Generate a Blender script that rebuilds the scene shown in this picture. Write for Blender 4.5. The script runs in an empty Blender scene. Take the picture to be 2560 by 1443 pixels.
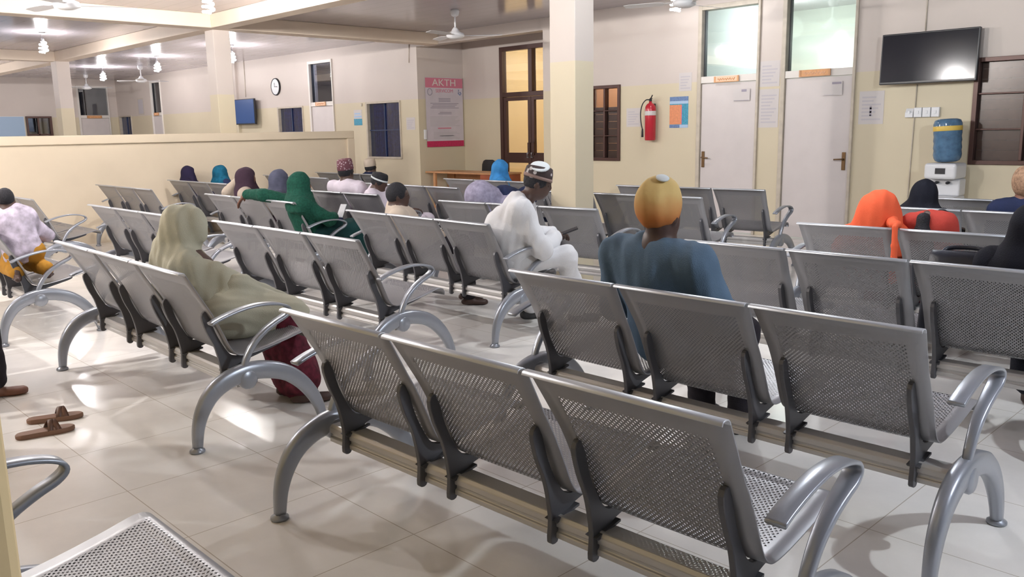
import bpy, bmesh, math, random
import numpy as np
from mathutils import Vector, Matrix, noise
random.seed(7); np.random.seed(7)
sc = bpy.context.scene
C = bpy.data.collections.new('hall'); sc.collection.children.link(C)
PI = math.pi

# ------------------------------------------------------------------ camera
FPX, PITCH, ROLL, YAW, CAMZ = 2131.47, math.radians(10.533), math.radians(1.0129), math.radians(-45.762), 1.385
cy, sy = math.cos(YAW), math.sin(YAW)
def cam_to_world(v):
    return Vector((v[0]*cy+v[1]*sy, -v[0]*sy+v[1]*cy, v[2]))
fwd = cam_to_world((0, math.cos(PITCH), -math.sin(PITCH)))
upv = cam_to_world((0, math.sin(PITCH), math.cos(PITCH)))
rgt = cam_to_world((1, 0, 0))
sx_ = rgt*math.cos(ROLL)-upv*math.sin(ROLL)
sy_ = rgt*math.sin(ROLL)+upv*math.cos(ROLL)
cd = bpy.data.cameras.new('camera'); cam = bpy.data.objects.new('camera', cd); C.objects.link(cam)
cd.sensor_width = 36; cd.lens = FPX*36/2560; cd.clip_start = .02; cd.clip_end = 200
cam.matrix_world = Matrix(((sx_.x, sy_.x, -fwd.x, 0), (sx_.y, sy_.y, -fwd.y, 0), (sx_.z, sy_.z, -fwd.z, CAMZ), (0, 0, 0, 1)))
sc.camera = cam
# ------------------------------------------------------------------ view and ambient light
sc.view_settings.view_transform = 'Standard'; sc.view_settings.look = 'None'
sc.view_settings.gamma = 1; sc.view_settings.use_curve_mapping = False
sc.view_settings.exposure = 0.08
sc.cycles.use_denoising = True
sc.cycles.max_bounces = 8; sc.cycles.diffuse_bounces = 4; sc.cycles.glossy_bounces = 4
sc.cycles.transparent_max_bounces = 16; sc.cycles.caustics_reflective = False; sc.cycles.caustics_refractive = False
sc.cycles.sample_clamp_indirect = 6
w = bpy.data.worlds.new('world'); sc.world = w; w.use_nodes = True
w.node_tree.nodes['Background'].inputs[0].default_value = (.75, .8, .9, 1)
w.node_tree.nodes['Background'].inputs[1].default_value = .10
# hall lamps: (x, y, power, colour)   each a ceiling bulb, some in view, others unseen and added for light
LAMPW = (1, .97, .98)
LAMPS = [(-15.5, 4.6, 36, LAMPW), (-15.7, 7.95, 50, LAMPW), (-18.7, 7.75, 50, LAMPW), (-22.2, 7.85, 70, LAMPW),
         (-9.6, 4.62, 150, (1, .95, .92)), (-8.9, .9, 200, (1, .95, .89)), (-6.7, -1.7, 430, (1, .95, .90)), (-15.6, .6, 80, LAMPW),
         (-6.2, 8.85, 12, (.95, .97, 1)), (-3.0, 5.0, 120, (.90, .96, 1)), (1.5, 3.3, 290, (.86, .94, 1)), (-22.5, 3.2, 120, LAMPW),  # bulb nearest the right wall is unseen, added to brighten the floor
         (-6.0, 1.9, 110, (1, .97, .95))]  # unseen bulb, added to lift the middle floor and benches
LAMPK = 3.0

# ------------------------------------------------------------------ helpers
def link(o, parent=None):
    C.objects.link(o)
    if parent is not None: o.parent = parent
    return o
def tag(o, label=None, cat=None, group=None, kind=None):
    if label: o['label'] = label
    if cat: o['category'] = cat
    if group: o['group'] = group
    if kind: o['kind'] = kind
    return o
def empty(name, loc=(0, 0, 0), rz=0):
    o = bpy.data.objects.new(name, None); o.empty_display_size = .1; o.location = loc; o.rotation_euler = (0, 0, rz)
    return link(o)
def mesh_obj(name, verts, faces, mat, parent=None, smooth=False, mats=None, midx=None, uv=None):
    me = bpy.data.meshes.new(name); me.from_pydata([tuple(v) for v in verts], [], [tuple(f) for f in faces])
    if mat: me.materials.append(mat)
    if mats:
        for m in mats: me.materials.append(m)
    if midx is not None: me.polygons.foreach_set('material_index', midx)
    if smooth: me.polygons.foreach_set('use_smooth', [True]*len(me.polygons))
    if uv is not None:
        l = me.uv_layers.new(name='UVMap')
        for p in me.polygons:
            for li in p.loop_indices: l.data[li].uv = uv[me.loops[li].vertex_index]
    me.update()
    return link(bpy.data.objects.new(name, me), parent)
class MB:
    def __init__(s): s.v = []; s.f = []
    def add(s, v, f):
        n = len(s.v); s.v += [tuple(p) for p in v]; s.f += [tuple(i+n for i in q) for q in f]; return s
    def box(s, x0, x1, y0, y1, z0, z1, M=None):
        v = [Vector((x, y, z)) for x in (x0, x1) for y in (y0, y1) for z in (z0, z1)]
        if M: v = [M @ p for p in v]
        return s.add(v, [(0, 1, 3, 2), (4, 6, 7, 5), (0, 4, 5, 1), (2, 3, 7, 6), (0, 2, 6, 4), (1, 5, 7, 3)])
    def rings(s, rings, cap=True, closed=False):
        n = len(rings[0]); v = [p for r in rings for p in r]; f = []
        m = len(rings)
        for i in range(m if closed else m-1):
            a = i*n; b = ((i+1) % m)*n
            for j in range(n):
                k = (j+1) % n; f.append((a+j, a+k, b+k, b+j))
        if cap and not closed: f.append(tuple(range(n))[::-1]); f.append(tuple((m-1)*n+j for j in range(n)))
        return s.add(v, f)
    def lathe(s, prof, c=(0, 0, 0), n=20, axis='z', M=None):
        R = []
        for r, h in prof:
            ring = []
            for i in range(n):
                a = 2*PI*i/n; p = (r*math.cos(a), r*math.sin(a), h)
                if axis == 'x': p = (h, r*math.cos(a), r*math.sin(a))
                if axis == 'y': p = (r*math.sin(a), h, r*math.cos(a))
                q = Vector(p)+Vector(c)
                if M: q = M @ q
                ring.append(q)
            R.append(ring)
        return s.rings(R)
    def tube(s, pts, r, n=8, closed=False):
        pts = [Vector(p) for p in pts]; R = []
        for i, p in enumerate(pts):
            a = pts[max(i-1, 0)]; b = pts[min(i+1, len(pts)-1)]
            if closed: a = pts[i-1]; b = pts[(i+1) % len(pts)]
            t = (b-a).normalized(); u = t.cross(Vector((0, 0, 1)))
            if u.length < 1e-3: u = t.cross(Vector((0, 1, 0)))
            u.normalize(); w_ = t.cross(u); rr = r[i] if isinstance(r, (list, tuple)) else r
            R.append([p+u*rr*math.cos(2*PI*k/n)+w_*rr*math.sin(2*PI*k/n) for k in range(n)])
        return s.rings(R, closed=closed)
    def band(s, pts, wx, th, x=0):
        """strip following (y,z) points: width wx along x, thickness th (scalar or list) in the plane"""
        R = []; P = [Vector((0, p[0], p[1])) for p in pts]
        for i, p in enumerate(P):
            t = (P[min(i+1, len(P)-1)]-P[max(i-1, 0)]).normalized(); nn = Vector((0, -t.z, t.y))
            h = (th[i] if isinstance(th, (list, tuple)) else th)/2; ww = (wx[i] if isinstance(wx, (list, tuple)) else wx)/2
            b = min(h, ww)*.45
            sec = [(-ww, -h+b), (-ww+b, -h), (ww-b, -h), (ww, -h+b), (ww, h-b), (ww-b, h), (-ww+b, h), (-ww, h-b)]
            R.append([p+Vector((x+a, 0, 0))+nn*c for a, c in sec])
        return s.rings(R)
    def prism(s, poly, x0, x1):
        n = len(poly); v = [(x0, p[0], p[1]) for p in poly]+[(x1, p[0], p[1]) for p in poly]
        f = [tuple(range(n))[::-1], tuple(range(n, 2*n))]+[(i, (i+1) % n, n+(i+1) % n, n+i) for i in range(n)]
        return s.add(v, f)
    def build(s, name, mat, parent=None, smooth=False, bevel=0, seg=2):
        o = mesh_obj(name, s.v, s.f, mat, parent, smooth)
        bm = bmesh.new(); bm.from_mesh(o.data); bmesh.ops.recalc_face_normals(bm, faces=bm.faces); bm.to_mesh(o.data); bm.free()
        if bevel:
            m = o.modifiers.new('bevel', 'BEVEL'); m.width = bevel; m.segments = seg; m.limit_method = 'ANGLE'; m.angle_limit = .6
        return o
def smooth_curve(pts, n=6, closed=False):
    P = [Vector(tuple(p)+((0,) if len(p) == 2 else ())) for p in pts]; out = []
    m = len(P)
    for i in range(m if closed else m-1):
        g = (lambda k: P[k % m]) if closed else (lambda k: P[min(max(k, 0), m-1)])
        p0, p1, p2, p3 = g(i-1), g(i), g(i+1), g(i+2)
        for k in range(n):
            t = k/n
            out.append(.5*((2*p1)+(p2-p0)*t+(2*p0-5*p1+4*p2-p3)*t*t+(3*p1-p0-3*p2+p3)*t**3))
    if not closed: out.append(P[-1])
    return [tuple(p[:len(pts[0])]) for p in out]
def copy_tree(o, parent=None):
    c = o.copy(); C.objects.link(c)
    if parent is not None: c.parent = parent
    for ch in o.children: copy_tree(ch, c)
    return c

# ------------------------------------------------------------------ materials
def nodes(m):
    return m.node_tree.nodes, m.node_tree.links, m.node_tree.nodes['Principled BSDF']
def mat(name, col, rough=.6, metal=0, spec=.5, var=0, vscale=8, bump=0, bscale=60, emit=None, es=0):
    m = bpy.data.materials.new(name); m.use_nodes = True; N, L, P = nodes(m)
    P.inputs['Base Color'].default_value = (*col, 1); P.inputs['Roughness'].default_value = rough
    P.inputs['Metallic'].default_value = metal; P.inputs['Specular IOR Level'].default_value = spec
    tc = N.new('ShaderNodeTexCoord')
    if var:
        t = N.new('ShaderNodeTexNoise'); t.inputs['Scale'].default_value = vscale; t.inputs['Detail'].default_value = 5
        L.new(tc.outputs['Object'], t.inputs['Vector'])
        r = N.new('ShaderNodeMapRange'); r.inputs['From Min'].default_value = .3; r.inputs['From Max'].default_value = .7
        r.inputs['To Min'].default_value = 1-var; r.inputs['To Max'].default_value = 1+var
        L.new(t.outputs['Fac'], r.inputs['Value'])
        mx = N.new('ShaderNodeMixRGB'); mx.blend_type = 'MULTIPLY'; mx.inputs[0].default_value = 1
        mx.inputs[1].default_value = (*col, 1); L.new(r.outputs[0], mx.inputs[2]); L.new(mx.outputs[0], P.inputs['Base Color'])
    if bump:
        t = N.new('ShaderNodeTexNoise'); t.inputs['Scale'].default_value = bscale; t.inputs['Detail'].default_value = 3
        L.new(tc.outputs['Object'], t.inputs['Vector'])
        b = N.new('ShaderNodeBump'); b.inputs['Strength'].default_value = bump; b.inputs['Distance'].default_value = .01
        L.new(t.outputs['Fac'], b.inputs['Height']); L.new(b.outputs[0], P.inputs['Normal'])
    if emit:
        P.inputs['Emission Color'].default_value = (*emit, 1); P.inputs['Emission Strength'].default_value = es
    return m
def math_node(N, L, op, a, b=None, c=None):
    n = N.new('ShaderNodeMath'); n.operation = op
    for i, v in enumerate((a, b, c)):
        if v is None: continue
        if isinstance(v, (int, float)): n.inputs[i].default_value = v
        else: L.new(v, n.inputs[i])
    return n.outputs[0]
def mat_wall(name, low, high, border=1.97):
    m = bpy.data.materials.new(name); m.use_nodes = True; N, L, P = nodes(m)
    g = N.new('ShaderNodeNewGeometry'); s = N.new('ShaderNodeSeparateXYZ'); L.new(g.outputs['Position'], s.inputs[0])
    f = math_node(N, L, 'GREATER_THAN', s.outputs['Z'], border)
    mx = N.new('ShaderNodeMixRGB'); mx.inputs[1].default_value = (*low, 1); mx.inputs[2].default_value = (*high, 1); L.new(f, mx.inputs[0])
    t = N.new('ShaderNodeTexNoise'); t.inputs['Scale'].default_value = 1.3; t.inputs['Detail'].default_value = 6; L.new(g.outputs['Position'], t.inputs['Vector'])
    r = N.new('ShaderNodeMapRange'); r.inputs['To Min'].default_value = .93; r.inputs['To Max'].default_value = 1.05; L.new(t.outputs['Fac'], r.inputs['Value'])
    m2 = N.new('ShaderNodeMixRGB'); m2.blend_type = 'MULTIPLY'; m2.inputs[0].default_value = 1
    L.new(mx.outputs[0], m2.inputs[1]); L.new(r.outputs[0], m2.inputs[2]); L.new(m2.outputs[0], P.inputs['Base Color'])
    P.inputs['Roughness'].default_value = .5; P.inputs['Specular IOR Level'].default_value = .35
    return m
M = {}
M['wall'] = mat_wall('painted_wall', (.64, .565, .415), (.62, .55, .505))
M['white_paint'] = mat('white_paint', (.72, .68, .64), .45, var=.04, vscale=3)
M['beam'] = mat('beam_paint', (.78, .66, .54), .55, var=.04, vscale=2)
M['pillar'] = mat('pillar_yellow_paint', (.60, .46, .25), .5, var=.04, vscale=3)
M['halfwall'] = mat('half_wall_paint', (.68, .58, .44), .45, var=.05, vscale=1.5)
M['frame_beige'] = mat('door_frame_paint', (.52, .46, .38), .5, var=.1, vscale=12)
M['door_white'] = mat('door_white', (.62, .57, .56), .4, var=.03, vscale=4)
M['brown'] = mat('brown_aluminium', (.075, .035, .028), .35, metal=.3)
M['bronze'] = mat('bronze_handle', (.20, .12, .06), .35, metal=.8)
M['panel_brown'] = mat('brown_shutter', (.15, .098, .082), .5, var=.15, vscale=20)
M['dark'] = mat('dark', (.015, .015, .02), .5)
M['white_plastic'] = mat('white_plastic', (.72, .73, .76), .35)
M['paper'] = mat('paper', (.61, .57, .56), .8)
M['rubber'] = mat('black_rubber', (.02, .02, .022), .6)
M['desk'] = mat('desk_wood', (.50, .25, .11), .4, var=.15, vscale=6)
M['desk_red'] = mat('desk_front_wood', (.33, .085, .035), .4, var=.15, vscale=6)
M['red'] = mat('extinguisher_red', (.45, .02, .035), .25)
M['bulb'] = mat('lit_bulb', (1, 1, 1), .4, emit=(1, .98, .95), es=60)
M['fan'] = mat('fan_white', (.74, .74, .76), .35)
M['gold'] = mat('sign_orange', (.62, .30, .12), .4, var=.1, vscale=30)
M['goldlight'] = mat('sign_peach', (.85, .55, .38), .5)
M['blue_curtain'] = mat('blue_curtain', (.022, .052, .20), .7, var=.5, vscale=25, bump=.3)
M['screen'] = mat('tv_screen', (.012, .013, .02), .11, spec=.4)
M['screen_blue'] = mat('tv_screen_blue', (.01, .035, .12), .3, emit=(.01, .05, .16), es=.6)
M['blue_bar'] = mat('blue_bar', (.02, .04, .11), .5)
M['tvframe'] = mat('tv_frame', (.015, .015, .02), .3)
def mat_floor():
    m = bpy.data.materials.new('floor_tiles'); m.use_nodes = True; N, L, P = nodes(m)
    g = N.new('ShaderNodeNewGeometry')
    b = N.new('ShaderNodeTexBrick'); b.offset = 0; b.inputs['Scale'].default_value = 1
    b.inputs['Brick Width'].default_value = .56; b.inputs['Row Height'].default_value = .56; b.inputs['Mortar Size'].default_value = .0022
    b.inputs['Mortar Smooth'].default_value = .3; b.inputs['Color1'].default_value = (.83, .805, .77, 1); b.inputs['Color2'].default_value = (.81, .785, .75, 1)
    b.inputs['Mortar'].default_value = (.50, .45, .39, 1); L.new(g.outputs['Position'], b.inputs['Vector'])
    t = N.new('ShaderNodeTexNoise'); t.inputs['Scale'].default_value = 2.2; t.inputs['Detail'].default_value = 7; t.inputs['Roughness'].default_value = .6
    L.new(g.outputs['Position'], t.inputs['Vector'])
    r = N.new('ShaderNodeMapRange'); r.inputs['From Min'].default_value = .3; r.inputs['From Max'].default_value = .7
    r.inputs['To Min'].default_value = .90; r.inputs['To Max'].default_value = 1.06; L.new(t.outputs['Fac'], r.inputs['Value'])
    m2 = N.new('ShaderNodeMixRGB'); m2.blend_type = 'MULTIPLY'; m2.inputs[0].default_value = 1
    L.new(b.outputs['Color'], m2.inputs[1]); L.new(r.outputs[0], m2.inputs[2]); L.new(m2.outputs[0], P.inputs['Base Color'])
    r2 = N.new('ShaderNodeMapRange'); r2.inputs['To Min'].default_value = .10; r2.inputs['To Max'].default_value = .26; L.new(t.outputs['Fac'], r2.inputs['Value'])
    L.new(r2.outputs[0], P.inputs['Roughness']); P.inputs['Specular IOR Level'].default_value = .5
    return m
M['floor'] = mat_floor()
def mat_ceiling():
    m = bpy.data.materials.new('ceiling_panels'); m.use_nodes = True; N, L, P = nodes(m)
    g = N.new('ShaderNodeNewGeometry'); s = N.new('ShaderNodeSeparateXYZ'); L.new(g.outputs['Position'], s.inputs[0])
    fr = math_node(N, L, 'FRACT', math_node(N, L, 'DIVIDE', s.outputs['Y'], .25))
    d = math_node(N, L, 'LESS_THAN', fr, .03)
    mx = N.new('ShaderNodeMixRGB'); mx.inputs[1].default_value = (.46, .42, .46, 1); mx.inputs[2].default_value = (.36, .33, .36, 1); L.new(d, mx.inputs[0])
    L.new(mx.outputs[0], P.inputs['Base Color'])
    t = N.new('ShaderNodeTexNoise'); t.inputs['Scale'].default_value = 1.5; L.new(g.outputs['Position'], t.inputs['Vector'])
    r2 = N.new('ShaderNodeMapRange'); r2.inputs['To Min'].default_value = .10; r2.inputs['To Max'].default_value = .22; L.new(t.outputs['Fac'], r2.inputs['Value'])
    L.new(r2.outputs[0], P.inputs['Roughness']); P.inputs['Specular IOR Level'].default_value = .7
    return m
M['ceiling'] = mat_ceiling()
def mat_metal(name, col, rough, metal=.75, perf=False):
    m = bpy.data.materials.new(name); m.use_nodes = True; N, L, P = nodes(m)
    P.inputs['Base Color'].default_value = (*col, 1); P.inputs['Metallic'].default_value = metal; P.inputs['Roughness'].default_value = rough
    tc = N.new('ShaderNodeTexCoord')
    t = N.new('ShaderNodeTexNoise'); t.inputs['Scale'].default_value = 900; t.inputs['Detail'].default_value = 1; L.new(tc.outputs['Object'], t.inputs['Vector'])
    b = N.new('ShaderNodeBump'); b.inputs['Strength'].default_value = .06; b.inputs['Distance'].default_value = .001; L.new(t.outputs['Fac'], b.inputs['Height'])
    L.new(b.outputs[0], P.inputs['Normal'])
    if perf:
        s = N.new('ShaderNodeSeparateXYZ'); L.new(tc.outputs['UV'], s.inputs[0]); u, v = s.outputs['X'], s.outputs['Y']
        p = .0155
        a = math_node(N, L, 'FRACT', math_node(N, L, 'DIVIDE', math_node(N, L, 'ADD', u, v), p))
        c = math_node(N, L, 'FRACT', math_node(N, L, 'DIVIDE', math_node(N, L, 'SUBTRACT', u, v), p))
        a = math_node(N, L, 'ABSOLUTE', math_node(N, L, 'SUBTRACT', a, .5)); c = math_node(N, L, 'ABSOLUTE', math_node(N, L, 'SUBTRACT', c, .5))
        h = math_node(N, L, 'LESS_THAN', math_node(N, L, 'MAXIMUM', a, c), .275)
        # solid margins round the sheet: u in metres from the left edge, v in metres from the front lip
        for val, op, lim in ((u, 'GREATER_THAN', .062), (u, 'LESS_THAN', .500), (v, 'GREATER_THAN', .065), (v, 'LESS_THAN', .835)):
            h = math_node(N, L, 'MULTIPLY', h, math_node(N, L, op, val, lim))
        tr = N.new('ShaderNodeBsdfTransparent'); mx = N.new('ShaderNodeMixShader'); out = N['Material Output']
        L.new(h, mx.inputs[0]); L.new(P.outputs[0], mx.inputs[1]); L.new(tr.outputs[0], mx.inputs[2]); L.new(mx.outputs[0], out.inputs[0])
    return m
M['sheet'] = mat_metal('perforated_steel', (.295, .295, .31), .38, .45, True)
M['lip'] = mat_metal('steel_lip', (.50, .52, .56), .40, .6)
M['steel'] = mat_metal('silver_beam', (.52, .51, .50), .36, .4)
M['cast'] = mat_metal('cast_aluminium', (.30, .32, .36), .32, .5)
M['bracket'] = mat_metal('dark_bracket', (.10, .10, .11), .45, .4)
def mat_glass(name, tint=(.9, .95, .95), refl=.12, rough=.02):
    m = bpy.data.materials.new(name); m.use_nodes = True; N, L, P = nodes(m)
    tr = N.new('ShaderNodeBsdfTransparent'); tr.inputs[0].default_value = (*tint, 1)
    gl = N.new('ShaderNodeBsdfGlossy'); gl.inputs['Roughness'].default_value = rough
    lw = N.new('ShaderNodeFresnel'); gm = N.new('ShaderNodeNewGeometry')
    L.new(math_node(N, L, 'MULTIPLY_ADD', gm.outputs['Backfacing'], 1/1.5-1.5, 1.5), lw.inputs[0])   # thin pane: same reflectance from both sides
    ad = math_node(N, L, 'ADD', lw.outputs[0], refl)
    mx = N.new('ShaderNodeMixShader'); L.new(ad, mx.inputs[0]); L.new(tr.outputs[0], mx.inputs[1]); L.new(gl.outputs[0], mx.inputs[2])
    L.new(mx.outputs[0], N['Material Output'].inputs[0]); return m
M['glass'] = mat_glass('clear_glass'); M['glass_dull'] = mat_glass('dusty_glass', (.75, .7, .68), .0, .25); M['glass_milky'] = mat_glass('louvre_glass', (.92, .97, .93), .15, .05)
M['glass_grey'] = mat_glass('grey_glass', (.45, .47, .52), .12); M['glass_blue'] = mat_glass('blue_glass', (.6, .65, .8), .04)
M['bottle'] = mat('water_bottle', (.085, .17, .28), .15, var=.2, vscale=20)
M['yellow_label'] = mat('yellow_label', (.72, .50, .10), .5)
M['room_warm'] = mat('warm_room_wall', (.85, .66, .42), .7); M['room_white'] = mat('lit_room_wall', (.75, .78, .74), .7)
M['room_dark'] = mat('dim_room_wall', (.22, .22, .24), .7)

# ------------------------------------------------------------------ setting
def structure(o): o['kind'] = 'structure'; return o
def wall_y(name, y0, y1, x0, x1, z0, z1, holes, m):
    """wall parallel to x; holes = (xa, xb, za, zb)"""
    xs = sorted({x0, x1, *[h[0] for h in holes], *[h[1] for h in holes]}); mb = MB()
    for a, b in zip(xs[:-1], xs[1:]):
        zz = [(z0, z1)]
        for h in holes:
            if h[0] <= a+1e-6 and h[1] >= b-1e-6:
                nz = []
                for p, q in zz:
                    if h[2] > p: nz.append((p, min(q, h[2])))
                    if h[3] < q: nz.append((max(p, h[3]), q))
                zz = [t for t in nz if t[1]-t[0] > 1e-4]
        for p, q in zz: mb.box(a, b, y0, y1, p, q)
    return structure(mb.build(name, m))
YW, YR, XF, ZC = 9.9, 11.0, -27.1, 3.07
structure(MB().box(XF-.3, 3.2, -9.7, 15.2, -.12, 0).build('floor', M['floor']))
structure(MB().box(XF-.3, 3.2, -9.7, 15.2, ZC, ZC+.1).build('ceiling', M['ceiling']))
holes = [(-12.53, -9.39, 0, 2.89),                                   # recess
         (-6.56, -5.66, 0, 2.93), (-5.36, -4.43, 0, 2.93),           # the two white doors
         (-8.47, -7.86, .915, 2.0), (-3.16, -1.7, .94, 2.04),        # brown windows
         (-14.17, -13.06, .885, 1.965), (-17.58, -16.5, .885, 1.975),  # blue curtained windows
         (-16.2, -15.28, 0, 2.87), (-24.5, -23.8, 0, 2.9), (-27.0, -26.05, .9, 2.0)]
wall_y('wall_back', YW, YW+.2, XF, 3.0, 0, ZC, holes, M['wall'])
structure(MB().box(-12.73, -12.53, YW+.2, YR, 0, ZC).build('wall_recess_left', M['wall']))
structure(MB().box(-9.39, -9.19, YW+.2, YR, 0, ZC).build('wall_recess_right', M['wall']))
wall_y('wall_recess_back', YR, YR+.15, -12.73, -9.19, 0, ZC, [(-11.5, -9.95, 0, 2.85)], M['wall'])
def wall_x(name, x0, x1, y0, y1, z0, z1, holes, m):
    ys = sorted({y0, y1, *[h[0] for h in holes], *[h[1] for h in holes]}); mb = MB()
    for a, b in zip(ys[:-1], ys[1:]):
        zz = [(z0, z1)]
        for h in holes:
            if h[0] <= a+1e-6 and h[1] >= b-1e-6:
                nz = []
                for p, q in zz:
                    if h[2] > p: nz.append((p, min(q, h[2])))
                    if h[3] < q: nz.append((max(p, h[3]), q))
                zz = [t for t in nz if t[1]-t[0] > 1e-4]
        for p, q in zz: mb.box(x0, x1, a, b, p, q)
    return structure(mb.build(name, m))
wall_x('wall_left', XF-.2, XF, -7, YW, 0, ZC, [(8.78, 9.66, 0, 2.88), (7.36, 8.02, .95, 2.0)], M['wall'])
structure(MB().box(3.0, 3.2, -7, YW+.2, 0, ZC).build('wall_right', M['room_dark']))  # unseen wall, coloured dark to cut bounce onto the bench backs
wall_y('wall_front', -7.2, -7, XF, 3.0, 0, ZC, [(-11.2, -9.0, 0, 2.7)], M['room_dark'])  # also unseen and darkened, so less light reaches the bench backs
dq = structure(empty('door_7', (-10.1, -7, 0)))  # unseen glazed door, added for the television to reflect
MB().box(-1.1, -1.0, -.1, .02, 0, 2.7).box(1.0, 1.1, -.1, .02, 0, 2.7).box(-1.0, 1.0, -.1, .02, 2.6, 2.7).box(-1.0, 1.0, -.1, .02, 1.85, 2.0).box(-.06, .06, -.1, .02, 0, 1.85).box(-1, 1, -.1, .02, .8, .95).build('frame', M['brown'], dq)
for qx in (-1.0, .06): MB().box(qx, qx+.94, -.06, -.05, 0, 1.85).build('pane', M['glass'], dq)
MB().box(-1, 1, -.06, -.05, 2.0, 2.6).build('pane', M['glass'], dq)
structure(MB().box(-12, -8.2, -9.6, -9.5, 0, ZC).build('wall_added_room', M['room_warm']))  # unseen warm wall behind the added door, for the same reflection
# columns, beams
def trim(name, *b, m='beam'): return structure(MB().box(*b).build(name, M[m], bevel=.008))
structure(MB().box(-5.37, -5.07, 5.75, 6.0, 0, 2.9).build('trim_1', M['wall'], bevel=.006))
structure(MB().box(-12.36, -12.10, 5.86, 6.12, 0, 2.9).build('trim_2', M['wall'], bevel=.006))
structure(MB().box(-19.05, -18.73, 5.75, 6.0, 0, 2.9).build('trim_3', M['wall'], bevel=.006))
structure(MB().box(-5.0, -.50, -.115, .108, 0, ZC).build('trim_4', M['pillar'], bevel=.006))  # visible pillar edge; long unseen run to the left added to shade benches
trim('trim_5', XF, 3.0, 5.75, 6.0, 2.88, ZC)           # beam along the hall over the columns
trim('trim_6', -12.2, -11.9, -7, 5.75, 2.88, ZC)       # beam across the hall, near half
trim('trim_7', -12.2, -11.9, 6.0, YW, 2.88, ZC)        # beam across the hall, far half
trim('trim_8', -19.05, -18.75, -7, 5.75, 2.88, ZC); trim('trim_9', -5.37, -5.07, -7, 5.75, 2.88, ZC)
structure(MB().box(-19.9, -19.35, YW-.06, YW, 0, ZC).build('trim_10', M['wall']))
# half-height partition with a projecting rim
hw = MB().box(-12.06, -11.90, -3.0, 7.9, 0, 1.30)
structure(hw.build('wall_partition', M['halfwall']))
structure(MB().box(-12.09, -11.86, -3.0, 8.03, 1.30, 1.415).box(-12.09, -11.86, 7.9, 8.03, 0, 1.30).build('trim_11', M['halfwall'], bevel=.01))

# rooms seen through the glass
def room(name, x0, x1, y0, y1, m, z1=ZC):
    mb = MB().box(x0, x0+.05, y0, y1, 0, z1).box(x1-.05, x1, y0, y1, 0, z1).box(x0, x1, y1-.05, y1, 0, z1)
    return structure(mb.build(name, m))
room('wall_ward_white', -6.7, -4.3, YW+.2, YW+2.6, M['room_white'])
room('wall_ward_warm', -12.6, -8.75, YR+.15, YR+3.6, M['room_warm'])
room('wall_ward_middle', -8.7, -7.4, YW+.2, YW+1.9, M['room_warm'])
room('wall_ward_right', -3.3, -1.5, YW+.2, YW+1.6, M['room_dark'])
room('wall_ward_blue', -17.7, -12.9, YW+.2, YW+1.0, M['room_dark'])
room('wall_ward_far', -26.95, -23.5, YW+.25, YW+1.0, M['room_dark'])

# ------------------------------------------------------------------ doors and windows
def glazed_door(n, x0, x1, y, glassm, ztop, leafm='door_white', handle_left=True, framem='frame_beige', zl=1.945, zt=2.03):
    """frame, leaf, transom bar, transom glass; wall plane y, frame projects slightly"""
    d = structure(empty('door_%d' % n, ((x0+x1)/2, y, 0))); ox = (x0+x1)/2
    a, b = x0-ox, x1-ox; f = .055
    MB().box(a, a+f, -.03, .12, 0, ztop).box(b-f*.6, b, -.03, .12, 0, ztop).box(a+f, b-f*.6, -.03, .12, ztop-.06, ztop).build('frame', M[framem], d, bevel=.005)
    MB().box(a+f, b-f*.6, -.02, .10, zl, zt).build('transom_bar', M['white_paint'], d, bevel=.004)
    MB().box(a+f, b-f*.6, .045, .051, zt, ztop-.06).build('transom_pane', M[glassm], d)
    MB().box(a+f+.015, a+f+.03, .02, .07, zt, ztop-.06).build('gasket', M['dark'], d)
    lf = MB().box(a+f+.006, b-f*.6-.004, .0, .04, .01, zl-.006).build('leaf', M[leafm], d, bevel=.003)
    hx = a+f+.05 if handle_left else b-f*.6-.06
    MB().box(hx-.022, hx+.022, -.012, 0, .85, 1.06).build('lock_plate', M['bronze'], lf, bevel=.004)
    s = 1 if handle_left else -1
    MB().tube([(hx, -.012, .98), (hx, -.05, .98), (hx+s*.10, -.055, .975)], .009).build('door_handle', M['bronze'], lf, True)
    return d
d1 = glazed_door(1, -6.56, -5.66, YW, 'glass', 2.93)
d2 = glazed_door(2, -5.36, -4.43, YW, 'glass_milky', 2.93, handle_left=False)
d3 = glazed_door(3, -16.2, -15.28, YW, 'glass_grey', 2.87, framem='white_paint')
d4 = glazed_door(4, -24.5, -23.8, YW, 'glass_grey', 2.9, framem='white_paint')
# far-left door faces +x
d5 = glazed_door(5, -.44, .44, 0, 'glass_grey', 2.88, framem='white_paint'); d5.location = (XF, 9.22, 0); d5.rotation_euler = (0, 0, PI/2)
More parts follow.
